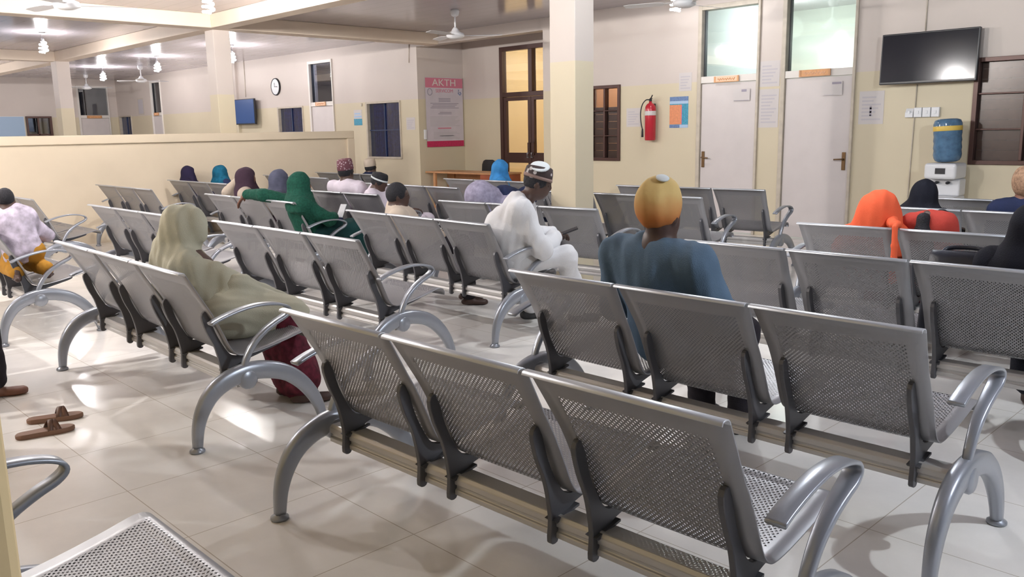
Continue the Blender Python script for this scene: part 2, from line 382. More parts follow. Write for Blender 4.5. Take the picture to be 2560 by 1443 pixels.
# brown double door in the recess
d = structure(empty('door_6', (-10.725, YR, 0)))
f = .075; W2 = .775
MB().box(-W2, -W2+f, -.03, .08, 0, 2.85).box(W2-f, W2, -.03, .08, 0, 2.85).box(-W2+f, W2-f, -.03, .08, 2.775, 2.85).box(-W2+f, W2-f, -.03, .08, 1.97, 2.05).box(-.045, .045, -.03, .08, 2.05, 2.775).build('frame', M['brown'], d, bevel=.004)
MB().box(-W2+f, -.045, .02, .03, 2.05, 2.775).build('pane', M['glass'], d); MB().box(.045, W2-f, .02, .03, 2.05, 2.775).build('pane', M['glass'], d)
for s_ in (-1, 1):
    x0, x1 = (-W2+f, -.004) if s_ < 0 else (.004, W2-f)
    lf = MB().box(x0, x0+.075, -.015, .045, .01, 1.965).box(x1-.075, x1, -.015, .045, .01, 1.965).box(x0+.075, x1-.075, -.015, .045, 1.90, 1.965).box(x0+.075, x1-.075, -.015, .045, .80, .98).box(x0+.075, x1-.075, -.015, .045, .01, .16).build('leaf', M['brown'], d, bevel=.004)
    MB().box(x0+.075, x1-.075, .01, .018, .98, 1.90).box(x0+.075, x1-.075, .01, .018, .16, .80).build('pane', M['glass'], lf)
    hx = -.05*1 if s_ < 0 else .05
    MB().box(hx-.03, hx+.03, -.035, -.015, .94, 1.16).build('push_plate', M['brown'], lf, bevel=.004)
    MB().tube([(hx, -.035, .90), (hx, -.075, .90), (hx, -.075, .98), (hx, -.035, .98)], .012).build('door_handle', M['lip'], lf, True)
# windows on the back wall
def curtain_window(n, x0, x1, z0, z1):
    o = structure(empty('window_%d' % n, ((x0+x1)/2, YW, z0))); a, b = x0-(x0+x1)/2, x1-(x0+x1)/2; H = z1-z0
    MB().box(a, a+.05, -.02, .14, 0, H).box(b-.03, b, -.02, .14, 0, H).box(a+.05, b-.03, -.02, .14, H-.035, H).box(a+.05, b-.03, -.02, .14, 0, .035).build('frame', M['frame_beige'], o, bevel=.004)
    MB().box(a+.05, b-.03, .05, .056, .035, H-.035).build('pane', M['glass_blue'], o)
    MB().box((a+b)/2-.01, (a+b)/2+.01, .03, .05, .035, H-.035).box(a+.05, b-.03, .03, .05, H*.5-.008, H*.5+.008).build('glazing_bar', M['blue_bar'], o)
    n_ = 90; v = []; fc = []
    for i in range(n_+1):
        x = a+.05+(b-a-.08)*i/n_; y = .13+.022*math.sin(i*.75)+.012*math.sin(i*1.9+1)
        v += [(x, y, .0), (x, y+.006*math.sin(i), H)]
        if i: fc.append((2*i-2, 2*i, 2*i+1, 2*i-1))
    mesh_obj('curtain', v, fc, M['blue_curtain'], o, True)
    return o
curtain_window(1, -14.17, -13.06, .885, 1.965); curtain_window(2, -17.58, -16.5, .885, 1.975); curtain_window(3, -27.0, -26.05, .9, 2.0)
def louvre_window(n, x0, x1, z0, z1, cols, solid_h, y=YW):
    o = structure(empty('window_%d' % n, ((x0+x1)/2, y, z0))); a, b = x0-(x0+x1)/2, x1-(x0+x1)/2; H = z1-z0; t = .045
    fr = MB().box(a, a+t, -.025, .12, 0, H).box(b-t, b, -.025, .12, 0, H).box(a+t, b-t, -.025, .12, H-t, H).box(a+t, b-t, -.025, .12, 0, t)
    for c in range(1, cols):
        x = a+(b-a)*c/cols; fr.box(x-.014, x+.014, -.005, .09, t, H-t)
    for k in (1, 2): fr.box(a+t, b-t, .0, .03, H*k/3-.008, H*k/3+.008)
    fr.build('frame', M['brown'], o, bevel=.003)
    MB().box(a+t, b-t, .04, .046, t, H-t).build('pane', M['glass_dull'], o)
    sh = MB(); k = 0; z = t
    while z < solid_h:
        sh.box(a+t, b-t, .075+.01*(k % 2), .095, z, z+.10); z += .105; k += 1
    sh.build('shutter', M['panel_brown'], o)
    return o
louvre_window(4, -8.47, -7.86, .915, 2.0, 2, .72)
louvre_window(5, -3.16, -1.7, .94, 2.04, 3, 1.0)
o5 = structure(empty('window_6', (XF, 7.69, .95)))
MB().box(-.02, .1, -.33, -.29, 0, 1.05).box(-.02, .1, .27, .33, 0, 1.05).box(-.02, .1, -.29, .27, 1.0, 1.05).box(-.02, .1, -.29, .27, 0, .05).box(0, .06, -.04, .0, .05, 1.0).box(0, .06, -.29, .27, .52, .56).build('frame', M['brown'], o5, bevel=.003)
MB().box(-.04, -.03, -.29, .27, .05, 1.0).build('pane', M['glass_grey'], o5)
structure(MB().box(XF-.6, XF-.55, 7.2, 9.8, 0, 3).build('wall_ward_left', M['room_dark']))

# ------------------------------------------------------------------ text helper
def text(name, s, size, m, parent, Mx, ext=.0015):
    cu = bpy.data.curves.new(name, 'FONT'); cu.body = s; cu.size = size; cu.align_x = 'CENTER'; cu.align_y = 'CENTER'; cu.extrude = ext
    t = bpy.data.objects.new(name, cu); C.objects.link(t); bpy.context.view_layer.update()
    me = bpy.data.meshes.new_from_object(t.evaluated_get(bpy.context.evaluated_depsgraph_get())); bpy.data.objects.remove(t)
    me.name = name; me.materials.clear(); me.materials.append(m)
    o = bpy.data.objects.new(name, me); link(o, parent); o.matrix_local = Mx
    return o
RX90 = Matrix.Rotation(PI/2, 4, 'X')                       # text standing up, read from -y
RX90Z = Matrix.Rotation(PI/2, 4, 'Z') @ RX90               # read from +x

# ------------------------------------------------------------------ the steel benches
PITCHX = .585; SW = .572
def shell_profile():
    ctl = [(.338, .385), (.340, .405), (.325, .425), (.29, .430), (.20, .408), (.08, .383), (-.01, .372), (-.055, .382), (-.085, .42), (-.115, .49), (-.158, .585), (-.215, .685), (-.262, .765), (-.275, .788)]
    return smooth_curve(ctl, 5)
PROF = shell_profile()
def make_shell(x0, parent):
    P = [Vector((0, p[0], p[1])) for p in PROF]; s = [0]
    for i in range(1, len(P)): s.append(s[-1]+(P[i]-P[i-1]).length)
    Ltot = s[-1]; NX = 12; v = []; uv = []; th = .0022
    for side in (0, 1):
        for i, p in enumerate(P):
            t = (P[min(i+1, len(P)-1)]-P[max(i-1, 0)]).normalized(); nn = Vector((0, -t.z, t.y))
            k = s[i]/Ltot; wdt = SW-(.030 if k < .80 else .030*(1-(k-.80)/.20))
            wdt *= 1
            for j in range(NX+1):
                a = j/NX; x = (a-.5)*wdt
                dish = .006*(1-abs(2*a-1)**4)
                q = p+Vector((PITCHX/2+x+x0, 0, 0))-nn*(dish if .08 < k < .95 else 0)*-1+nn*(th if side else -th)
                v.append(q); uv.append((PITCHX/2+x-.0115, s[i]))
    n = len(P)*(NX+1); f = []
    for i in range(len(P)-1):
        for j in range(NX):
            a = i*(NX+1)+j; b = a+1; c = a+NX+2; d_ = a+NX+1
            f.append((a, b, c, d_)); f.append((n+a, n+d_, n+c, n+b))
    for i in range(len(P)-1):
        a = i*(NX+1); b = a+NX+1; f.append((a, b, n+b, n+a)); a += NX; b += NX; f.append((a, n+a, n+b, b))
    return mesh_obj('seat_shell', v, f, M['sheet'], parent, True, uv=uv)
def make_lip(x0, shell):
    y0, z0 = PROF[-1]
    pts = smooth_curve([(y0+.003, z0-.008), (y0-.002, z0+.002), (y0-.012, z0+.006), (y0-.026, z0+.004), (y0-.030, z0-.004)], 4)
    return MB().band(pts, SW, .004, x0+PITCHX/2).build('top_lip', M['lip'], shell, True)
def make_bench():
    r = empty('waiting_bench')
    for i in range(3):
        s = make_shell(i*PITCHX, r); make_lip(i*PITCHX, s)
        for bx in (.075, PITCHX-.075):
            x = i*PITCHX+bx
            poly = smooth_curve([(-.163, .592), (-.190, .575), (-.172, .50), (-.142, .43), (-.125, .36), (-.118, .30), (-.122, .238), (-.095, .232), (-.082, .262), (-.04, .318), (.02, .338), (.10, .358), (.19, .382), (.19, .398), (.06, .375), (-.02, .362), (-.066, .376), (-.097, .42), (-.130, .49)], 3, True)
            b = MB().prism(poly, x-.009, x+.009).build('bracket', M['bracket'], r, bevel=.002, seg=1)
            MB().prism([(-.118, .305), (-.012, .325), (-.012, .318), (-.108, .296)], x-.02, x+.02).build('clamp', M['bracket'], b)
    x0, x1 = -.045, 3*PITCHX+.045
    bm_ = MB()
    sec = [(-.100, .245), (-.100, .262), (-.092, .266), (-.092, .276), (-.100, .280), (-.100, .300), (-.090, .312), (-.03, .312), (-.020, .300), (-.020, .262), (-.030, .245)]
    bm_.prism(sec, x0, x1); bm_.build('beam', M['steel'], r, bevel=.002, seg=1)
    for sgn, xx in ((-1, x0), (1, x1)):
        x = xx+sgn*.022
        arch = smooth_curve([(-.315, .018), (-.306, .10), (-.282, .175), (-.235, .245), (-.165, .292), (-.075, .315), (.02, .312), (.12, .282), (.20, .225), (.262, .15), (.300, .075), (.315, .018)], 4)
        n = len(arch); th = [.040+.042*math.sin(PI*i/(n-1))**1.1 for i in range(n)]; wd = [.036+.014*math.sin(PI*i/(n-1)) for i in range(n)]
        lg = MB().band(arch, wd, th, x)
        lg.lathe([(.030, -.028), (.044, -.024), (.046, .02), (.038, .028)], (x, -.062, .285), 16, 'x')
        lg = lg.build('leg', M['cast'], r, True)
        for yy in (-.318, .318):
            MB().lathe([(.030, 0), (.034, .004), (.033, .012), (.018, .022), (.012, .03)], (x, yy, 0), 16).build('foot_pad', M['cast'], lg, True)
        arm = smooth_curve([(-.075, .318), (-.06, .375), (-.02, .44), (.035, .49), (.095, .525), (.145, .548), (.168, .572), (.150, .597), (.085, .615), (0, .619), (-.09, .606), (-.17, .584), (-.215, .566)], 4)
        n = len(arm); th = [.030-.018*min(1, i/(n*.55)) for i in range(n)]; wd = [.026+.024*min(1, i/(n*.4)) for i in range(n)]
        MB().band(arm, wd, th, x+sgn*.004).build('armrest', M['cast'], r, True)
    return r
# name: x of the left end, y of the back top, length, yaw (deg), label, group
BENCH = [
 ('A', -2.625, 1.448, 1.745, .8, 'grey perforated steel bench nearest the camera, its back filling the foreground', 'benches in the right-hand block'),
 ('B', -2.62, 2.543, 1.735, 0, 'grey steel bench carrying the blue-shirted man in the orange cap', 'benches in the right-hand block'),
 ('V', -2.60, 3.825, 1.755, .4, 'dark grey steel bench with a black handbag standing on its seat', 'benches in the right-hand block'),
 ('S', -2.53, 4.93, 1.74, 3, 'dark grey steel bench carrying the orange-hijab woman and the bent figure in red', 'benches in the right-hand block'),
 ('T', -2.60, 6.27, 1.74, 1, 'dark grey steel bench with the bowed black-covered head, behind the orange hijab', 'benches in the right-hand block'),
 ('U', -2.68, 7.22, 1.74, 1, 'farthest dark grey steel bench of the right-hand block, before the water dispenser', 'benches in the right-hand block'),
 ('E', -5.43, 1.565, 1.80, -1, 'pale-lit steel bench carrying the woman in the long beige hijab', 'benches in the middle block'),
 ('D', -5.80, 2.705, 1.80, 0, 'empty pale-lit steel bench just in front of the beige-hijab woman', 'benches in the middle block'),
 ('C', -5.70, 3.757, 1.70, -1.8, 'steel bench with the black-haired youth at one end and the white-clad man at the other', 'benches in the middle block'),
 ('L', -5.80, 4.775, 1.70, 4.5, 'steel bench touching the square column, with the stooped lilac-clad figure at its left end', 'benches in the middle block'),
 ('M', -5.80, 6.12, 1.74, 4, 'dark steel bench just beyond the square column, overlapped by the orange cap', 'benches in the middle block'),
 ('N', -5.72, 7.14, 1.66, 5.5, 'farthest steel bench of the middle block, facing the two white doors', 'benches in the middle block'),
 ('F', -8.25, 1.485, 1.74, 0, 'pale steel bench at the left with the small boy kneeling on its end seat', 'benches in the left-hand block'),
 ('G', -8.17, 2.655, 1.755, 0, 'empty pale steel bench whose backs show left of the beige-hijab woman', 'benches in the left-hand block'),
 ('I', -8.56, 3.93, 1.86, -1.5, 'pale steel bench with the woman in green stretching her arm along its back', 'benches in the left-hand block'),
 ('J', -8.62, 4.80, 1.80, 2, 'steel bench carrying the two men in white shirts, behind the woman in green', 'benches in the left-hand block'),
 ('Q', -8.62, 5.94, 1.74, 0, 'empty dark steel bench in front of the two men in white shirts', 'benches in the left-hand block'),
 ('P', -8.45, 7.05, 1.74, 0, 'dark steel bench with the bright blue hijab above its back', 'benches in the left-hand block'),
 ('H', -11.55, 3.87, 1.74, 0, 'shaded empty steel bench against the half-height wall, left of the heads', 'benches along the half-height wall'),
 ('K', -11.78, 4.89, 1.76, 0, 'steel bench by the half-height wall with the dark head and the teal headscarf above it', 'benches along the half-height wall'),
 ('Z', -11.72, 6.30, 1.74, 0, 'steel bench by the half-height wall whose corner peeps out beside the grey headscarf', 'benches along the half-height wall'),
 ('R', -11.74, 7.20, 1.76, 0, 'farthest steel bench by the end of the half-height wall, dark cap above it', 'benches along the half-height wall'),
 ('O', -11.1, 2.52, 1.74, 0, 'washed-out steel bench by the half-height wall behind the boy, looped armrest showing', 'benches along the half-height wall'),
 ('X', -2.17, .15, 1.745, 0, 'steel bench in the bottom left corner, only its perforated seat and one armrest showing', 'benches in the right-hand block'),
 ('Y', -6.95, .42, 1.755, 0, 'steel bench behind the yellow pillar, under the person whose foot shows', 'benches in the middle block'),
]
proto = make_bench()
BN = {}
for i, (k, x0, yt, ln, yaw, lab, grp) in enumerate(BENCH):
    o = proto if i == 0 else copy_tree(proto)
    a = math.radians(yaw); ex = Vector((math.cos(a), math.sin(a), 0)); ey = Vector((-math.sin(a), math.cos(a), 0))
    p = Vector((x0, yt, 0))+ey*.285
    o.location = p; o.rotation_euler = (0, 0, a); o.scale = (ln/(3*PITCHX), 1, 1)
    tag(o, lab, 'bench', grp); BN[k] = (o, p, ex, ey, ln)
# ------------------------------------------------------------------ lamps
BULB_LABEL = ['lit bulb farthest left, hanging above the yellow half-height wall', 'lit bulb hanging just right of the second column, before the clock wall',
 'lit bulb hanging left of the second column, middle one of the far three', 'smallest lit bulb, farthest away beyond the half-height wall', 'lit bulb at the top edge over the beam junction',
 'bulb above the left-hand benches, over the beige-hijab side', 'bulb near the front wall behind the camera', 'bulb over the near end beyond the half-height wall',
 'bulb in front of the first white door, near the ceiling fan', 'bulb above the right-hand benches', 'added unseen bulb brightening the right-hand floor', 'bulb in the far left corner hall', 'added unseen bulb brightening the middle block of benches']
def make_bulb():
    o = empty('hanging_bulb')
    MB().lathe([(.045, 0), (.045, -.018), (.018, -.026), (.006, -.03), (.006, -.09), (.022, -.095), (.026, -.14)]).build('lamp_holder', M['white_plastic'], o, True)
    pts = []; n = 60
    for i in range(n+1):
        a = 2*PI*3*i/n; t = i/n; r = .060*math.sin(PI*min(1, .25+t*.75)*.5+.3)
        pts.append((r*math.cos(a), r*math.sin(a), -.155-.17*t))
    MB().tube(pts, .015, 6).build('bulb', M['bulb'], o, True)  # coil made oversized, so its shape includes the glare around it
    MB().lathe([(.028, -.135), (.036, -.142), (.036, -.158), (.02, -.165)]).build('bulb_base', M['white_plastic'], o, True)
    return o
bp = make_bulb()
for i, (x, y, pw, col) in enumerate(LAMPS):
    o = bp if i == 0 else copy_tree(bp); o.location = (x, y, ZC)
    tag(o, BULB_LABEL[i], 'light bulb', 'bulbs hanging from the ceiling')
    l = bpy.data.lights.new('bulb_light', 'POINT'); l.energy = pw*LAMPK; l.color = col; l.shadow_soft_size = .06
    lo = bpy.data.objects.new('bulb_light', l); C.objects.link(lo); lo.location = (x, y, ZC-.22)
def room_lamp(x, y, z, e, col):
    l = bpy.data.lights.new('room_light', 'POINT'); l.energy = e; l.color = col; l.shadow_soft_size = .15
    lo = bpy.data.objects.new('room_light', l); C.objects.link(lo); lo.location = (x, y, z)
room_lamp(-6.0, 11.3, 2.7, 26*LAMPK/2, (.95, 1, 1)); room_lamp(-4.9, 11.2, 2.5, 11*LAMPK/2, (.95, 1, .95))
room_lamp(-10.8, 12.8, 2.7, 80*LAMPK/2, (1, .86, .66)); room_lamp(-8.1, 11.2, 2.7, 18*LAMPK/2, (1, .8, .6))
room_lamp(-10.1, -8.4, 2.6, 60*LAMPK/2, (1, .8, .6)); room_lamp(-2.4, 10.9, 2.5, 12*LAMPK/2, (1, .85, .75)); room_lamp(-15.5, 10.6, 2.7, 34*LAMPK/2, (.8, .85, 1)); room_lamp(-25, 10.5, 2.7, 8*LAMPK/2, (.8, .85, 1))  # the lamp behind the camera lights only the unseen room added there

# ------------------------------------------------------------------ ceiling fans
def make_fan():
    o = empty('ceiling_fan')
    MB().lathe([(.02, 0), (.055, 0), (.065, -.03), (.05, -.085), (.018, -.10)]).build('canopy', M['fan'], o, True)
    MB().lathe([(.012, -.09), (.012, -.27)]).build('down_rod', M['fan'], o, True)
    mt = MB().lathe([(.02, -.24), (.045, -.27), (.06, -.30), (.115, -.325), (.13, -.35), (.125, -.375), (.07, -.40), (.02, -.405)], n=28).build('motor', M['fan'], o, True)
    for k in range(3):
        R = Matrix.Rotation(2*PI*k/3+.5, 4, 'Z') @ Matrix.Rotation(.18, 4, 'X')
        mb = MB(); sec = []
        for r, wd in ((.12, .045), (.20, .05), (.24, .11), (.40, .125), (.60, .12), (.66, .09)):
            sec.append([R @ Vector((r, s*wd/2, -.362+dz)) for s, dz in ((-1, 0), (1, 0), (1, .004), (-1, .004))])
        mb.rings(sec).build('blade', M['fan'], o)
    return o
fp = make_fan()
for i, (x, y, rz, lab) in enumerate([(-9.5, 8.22, .2, 'white ceiling fan hanging before the recess with the brown double door'), (-21.4, 8.45, 1.0, 'small white ceiling fan beyond the half-height wall, right of the farthest bulb'),
        (-25.1, 8.42, .4, 'smallest white ceiling fan, in front of the dark square transom'), (-9.62, 3.12, .7, 'ceiling fan cut off by the top edge above the near beam, far left'),
        (-5.62, 8.18, .9, 'ceiling fan cut off by the top edge beside the first white door')]):
    o = fp if i == 0 else copy_tree(fp); o.location = (x, y, ZC); o.rotation_euler = (0, 0, rz); tag(o, lab, 'ceiling fan', 'ceiling fans')

# ------------------------------------------------------------------ flat printed things
def flat(name, label, cat, origin, w, h, rects, rot='y', group=None, base='paper', curl=0):
    """sheet facing -y (rot y) or +x (rot x); rects = (x0,x1,y0,y1,material) in 0..1"""
    mats = [M[base]]; v = []; f = []; mi = []
    def bx(x0, x1, z0, z1, y, t, k):
        n = len(v)
        for x in (x0, x1):
            for yy in (y, y-t):
                for z in (z0, z1): v.append((x, yy, z))
        for q in ((0, 1, 3, 2), (4, 6, 7, 5), (0, 4, 5, 1), (2, 3, 7, 6), (0, 2, 6, 4), (1, 5, 7, 3)): f.append(tuple(n+i for i in q)); mi.append(k)
    bx(0, w, 0, h, 0, .002, 0)
    for r in rects:
        m = M[r[4]]
        if m not in mats: mats.append(m)
        bx(r[0]*w, r[1]*w, r[2]*h, r[3]*h, -.002, .0008, mats.index(m))
    o = mesh_obj(name, v, f, None, mats=mats, midx=mi)
    bm = bmesh.new(); bm.from_mesh(o.data); bmesh.ops.recalc_face_normals(bm, faces=bm.faces); bm.to_mesh(o.data); bm.free()
    o.location = origin
    if rot == 'x': o.rotation_euler = (0, 0, PI/2)
    tag(o, label, cat, group); return o
M['teal'] = mat('print_teal', (.04, .28, .42), .5, var=.3, vscale=60); M['blue_print'] = mat('print_blue', (.12, .20, .38), .5, var=.3, vscale=60)
M['lightblue'] = mat('print_light_blue', (.38, .52, .70), .5); M['orange_print'] = mat('print_orange', (.70, .26, .12), .5, var=.12, vscale=50)
M['pink_print'] = mat('print_pink', (.78, .14, .20), .5); M['magenta'] = mat('print_magenta', (.52, .02, .10), .45, var=.15, vscale=30)
M['grey_print'] = mat('print_grey', (.33, .30, .36), .7); M['faint'] = mat('print_faint', (.52, .49, .52), .8); M['banner'] = mat('banner_white', (.60, .55, .60), .5, var=.05, vscale=5)
M['rose'] = mat('print_rose', (.62, .20, .28), .5)
yw = YW-.001
flat('poster', 'blue poster with orange panel beside the fire extinguisher', 'poster', (-7.006, yw, 1.375), .30, .415, [(0, 1, .86, 1, 'blue_print'), (0, 1, .77, .86, 'lightblue'), (0, .62, .11, .74, 'orange_print'), (.62, .66, .11, .74, 'pink_print'), (.68, 1, .10, .77, 'teal'), (0, .55, 0, .10, 'blue_print'), (.55, 1, 0, .10, 'lightblue')], base='teal')
LINES = lambda n, a=.12, b=.88: [(a, b-.1*((i*7) % 4), .12+.78*i/n, .12+.78*i/n+.35/n, 'faint') for i in range(n)]
for lab, x0, x1, z0, z1, n in [('upper pale notice of the column between the two white doors', -5.655, -5.385, 1.86, 2.17, 6), ('lower pale notice of the column between the two white doors', -5.655, -5.385, 1.36, 1.83, 9),
        ('faint notice high on the wall left of the first white door', -6.86, -6.66, 1.86, 2.10, 5), ('pale notice between the brown window and the fire extinguisher', -7.75, -7.50, 1.40, 1.66, 6),
        ('white notice with a dark stroke, right of the second white door', -4.375, -4.09, 1.38, 1.75, 7),
        ('white notice right of the large blue curtained window', -12.90, -12.64, 1.42, 1.645, 5)]:
    r = LINES(n)
    if 'dark stroke' in lab: r.append((.44, .52, .25, .55, 'grey_print'))
    flat('notice', lab, 'notice', (x0, yw, z0), x1-x0, z1-z0, r)
flat('notice', 'small notice taped to the upper corner of the first white door', 'notice', (-6.02, YW-.012, 1.70), .24, .15, [(.05, .95, .02, .06, 'grey_print'), (.5, .8, .75, .95, 'grey_print')])
flat('notice', 'small notice taped to the upper corner of the second white door', 'notice', (-4.83, YW-.012, 1.72), .25, .16, [(.1, .6, .02, .06, 'faint'), (.5, .95, .80, .95, 'grey_print')])
flat('poster', 'small white and teal poster left of the large blue curtained window', 'poster', (-14.60, yw, 1.53), .28, .30, [(0, 1, 0, .42, 'teal'), (.05, .95, .5, .62, 'lightblue'), (.1, .8, .7, .8, 'lightblue')])
flat('framed_notice', 'narrow framed notice on the farthest wall, left of the far grey transom', 'notice', (-25.5, yw, 2.0), .42, .46, [(.08, .92, .06, .94, 'faint')], base='frame_beige')
flat('whiteboard', 'pale blue board on the farthest left wall above the half-height wall', 'board', (XF+.001, 6.0, 1.0), 1.33, 1.0, [(.01, .99, .01, .99, 'lightblue')], rot='x', base='white_plastic')
# banner on the recess wall
bn = flat('banner', 'tall white hospital banner with crimson header and foot on the recess wall', 'banner', (-12.51, 10.06, 1.10), .90, 1.26,
    [(0, 1, .855, .995, 'rose'), (0, 1, 0, .085, 'magenta'), (.34, .72, .155, .165, 'grey_print')]
    + [(.12+.03*(i % 3), .88-.05*((i*5) % 3), .56+.022*i, .56+.022*i+.010, 'grey_print') for i in range(4)]
    + [(.34, .66, .655+.02*i, .655+.02*i+.011, 'grey_print') for i in range(3)] + [(.32+.04*i, .68, .475+.02*i, .475+.02*i+.011, 'grey_print') for i in range(2)]
    + [(.10, .90-.04*((i*3) % 4), .30+.019*i, .30+.019*i+.009, 'faint') for i in range(8)] + [(.30, .66, .262, .278, 'rose')]
    + [(.18, .88-.06*((i*5) % 4), .115+.018*i, .115+.018*i+.009, 'faint') for i in range(6)], rot='x', base='banner')
text('heading', 'AKTH', .175, M['white_paint'], bn, Matrix.Translation((.45, -.004, 1.165)) @ RX90 @ Matrix.Scale(1.25, 4, (1, 0, 0)), .001)
text('subheading', 'SERVICOM', .09, M['rose'], bn, Matrix.Translation((.45, -.004, 1.02)) @ RX90, .001)
MB().tube([(.10+.055*math.cos(a), -.004, 1.0+.06*math.sin(a)) for a in [2*PI*i/24 for i in range(24)]], .007, 6, closed=True).build('logo_ring', M['grey_print'], bn)
MB().tube([(.80, -.004, 1.05), (.79, -.004, .98), (.83, -.004, .95), (.86, -.004, .98), (.83, -.004, 1.01)], .008, 6).build('logo_mark', M['blue_print'], bn)
# name plates over the doors
def plate(x0, x1, z0, z1, lab, pale, y=YW, rot=False, w_=None):
    o = empty('door_plate', (x0, y-.031, z0)) if not rot else empty('door_plate', (XF+.031, x0, z0), PI/2)
    W_, H_ = x1-x0, z1-z0; tag(o, lab, 'sign', 'plates over the doors')
    MB().box(0, W_, -.012, 0, 0, H_).build('plate', M['goldlight' if pale else 'gold'], o, bevel=.003)
    MB().box(0, W_*.06, -.016, -.012, 0, H_).box(W_*.94, W_, -.016, -.012, 0, H_).box(W_*.06, W_*.94, -.015, -.012, 0, H_*.12).build('rim', M['gold' if pale else 'desk'], o)
    pts = [(W_*(.15+.7*i/40), -.014, H_*(.5+.22*math.sin(i*1.15)*(.5+.5*math.sin(i*.37)**2))) for i in range(41)]
    MB().tube(pts, H_*.045, 5).build('lettering', M['gold' if pale else 'goldlight'], o)
    return o
plate(-6.29, -5.93, 1.945, 2.02, 'pale orange plate on the bar of the first white door', True)
plate(-5.11, -4.72, 1.95, 2.03, 'dark orange plate on the bar of the second white door', False)
plate(-15.93, -15.55, 1.95, 2.03, 'small pinkish plate on the door bar right of the wall clock', True)
plate(-24.3, -24.0, 1.95, 2.03, 'tiny brown plate on the narrow far door bar', False)
plate(9.0, 9.42, 1.94, 2.02, 'tiny brown plate under the farthest square transom', False, rot=True)

# ------------------------------------------------------------------ wall-mounted things
def wall_clock():
    o = empty('wall_clock', (-17.57, YW, 2.42)); tag(o, 'round white wall clock with black rim above the small blue window', 'clock')
    MB().lathe([(.166, -.028), (.170, -.036), (.176, -.040), (.186, -.034), (.19, 0), (.168, 0)], axis='y', n=40).build('rim', M['dark'], o, True)
    MB().lathe([(.01, -.03), (.167, -.03), (.167, 0)], axis='y', n=40).build('dial', M['white_plastic'], o)
    MB().box(-.006, .006, -.05, -.046, 0, .09).build('hand', M['dark'], o); MB().box(-.005, .12, -.055, -.05, -.005, .005).build('hand', M['dark'], o)
wall_clock()
def tv(label, x0, x1, z0, z1, y, tilt, scr):
    o = empty('television', ((x0+x1)/2, y, (z0+z1)/2)); o.rotation_euler = (-tilt, 0, 0); tag(o, label, 'television'); W_, H_ = (x1-x0)/2, (z1-z0)/2
    MB().box(-W_, W_, -.0, .05, -H_, H_).build('housing', M['tvframe'], o, bevel=.008)
    MB().box(-W_+.015, W_-.015, -.004, 0, -H_+.025, H_-.015).build('screen', M[scr], o)
    MB().box(-.12, .12, .05, YW-y-.005, -.12, .12).build('mount', M['dark'], o)
    return o
tv('large black television switched off, high on the right beside the brown window', -4.10, -3.10, 1.805, 2.345, 9.76, .04, 'screen')
tv('distant television with dark blue screen behind the half-height wall', -19.33, -18.35, 1.62, 2.2, 9.74, 0, 'screen_blue')
def conduit(lab, x0, x1, z0, z1):
    tag(MB().tube([(x0, YW-.008, z0), (x1, YW-.008, z1)], .007, 8).build('cable', M['frame_beige'], None, True), lab, 'cable')
conduit('thin cable running from the ceiling down to the large television', -3.69, -3.69, 2.36, ZC); conduit('thin cable running down the wall below the large television', -3.77, -3.74, .02, 1.80)
conduit('thin dark cable hanging down the pale wall left of the recess', -12.75, -12.72, 2.62, ZC); conduit('thin cable above the distant blue television', -19.0, -18.98, 2.25, ZC)
def socket(k, lab, wedge=False):
    x = -3.84+.092*k; o = empty('wall_socket', (x, YW, 1.445)); tag(o, lab, 'socket', 'sockets under the large television')
    if wedge: MB().prism([(0, .0), (-.035, .0), (-.035, .05), (0, .10)], 0, .085).build('box', M['white_plastic'], o, bevel=.004)
    else: MB().box(0, .085, -.035, 0, 0, .105).build('box', M['white_plastic'], o, bevel=.006)
    MB().box(.03, .055, -.041, -.035, .035, .07).build('switch', M['white_plastic'], o, bevel=.002)
for k, lab in enumerate(['leftmost white socket box under the large television, sloped top', 'second white socket box under the large television', 'third white socket box under the large television', 'rightmost white socket box under the large television']): socket(k, lab, k == 0)
def extinguisher():
    o = empty('fire_extinguisher', (-7.262, YW-.095, 1.21)); tag(o, 'red fire extinguisher hanging on the wall with a black hose', 'fire extinguisher')
    MB().lathe([(.066, 0), (.074, .01), (.076, .42), (.070, .46), (.048, .495), (.022, .508), (.022, .53)], n=28).build('cylinder', M['red'], o, True)
    MB().lathe([(.0768, .34), (.0772, .345), (.0772, .395), (.0768, .40)], n=28).build('white_label', M['paper'], o, True)['label'] = 'white label band'
    vb = MB().lathe([(.017, .52), (.02, .535), (.02, .565), (.01, .57)]).build('valve', M['dark'], o, True)
    MB().tube([(0, -.005, .565), (.03, -.02, .585), (.06, -.04, .61)], .008).tube([(0, -.005, .55), (.035, -.03, .56), (.065, -.05, .57)], .006).build('squeeze_handle', M['dark'], vb, True)
    MB().tube(smooth_curve([(0, -.02, .55), (-.05, -.035, .55), (-.105, -.045, .49), (-.13, -.05, .38), (-.118, -.055, .25), (-.088, -.06, .15)], 6), .008).build('hose', M['rubber'], o, True)
    MB().lathe([(.010, .16), (.014, .12), (.016, .05), (.013, .045)], c=(-.088, -.06, 0)).build('nozzle', M['rubber'], o, True)
    MB().box(-.02, .02, .07, .095, .30, .50).build('wall_bracket', M['dark'], o)
extinguisher()
o = MB().box(-.022, .022, -.02, 0, -.03, .03).build('sensor', M['frame_beige'], None, bevel=.006); o.location = (-14.31, YW, 1.925); tag(o, 'tiny beige wall box above the small teal poster', 'wall box')
# pale bell or hook on the recess wall by the banner
o = MB().box(-12.528, -12.49, 10.0, 10.05, 1.24, 1.42).build('wall_phone', M['white_plastic'], None, bevel=.008); tag(o, 'slim white handset at the lower left edge of the banner', 'telephone')

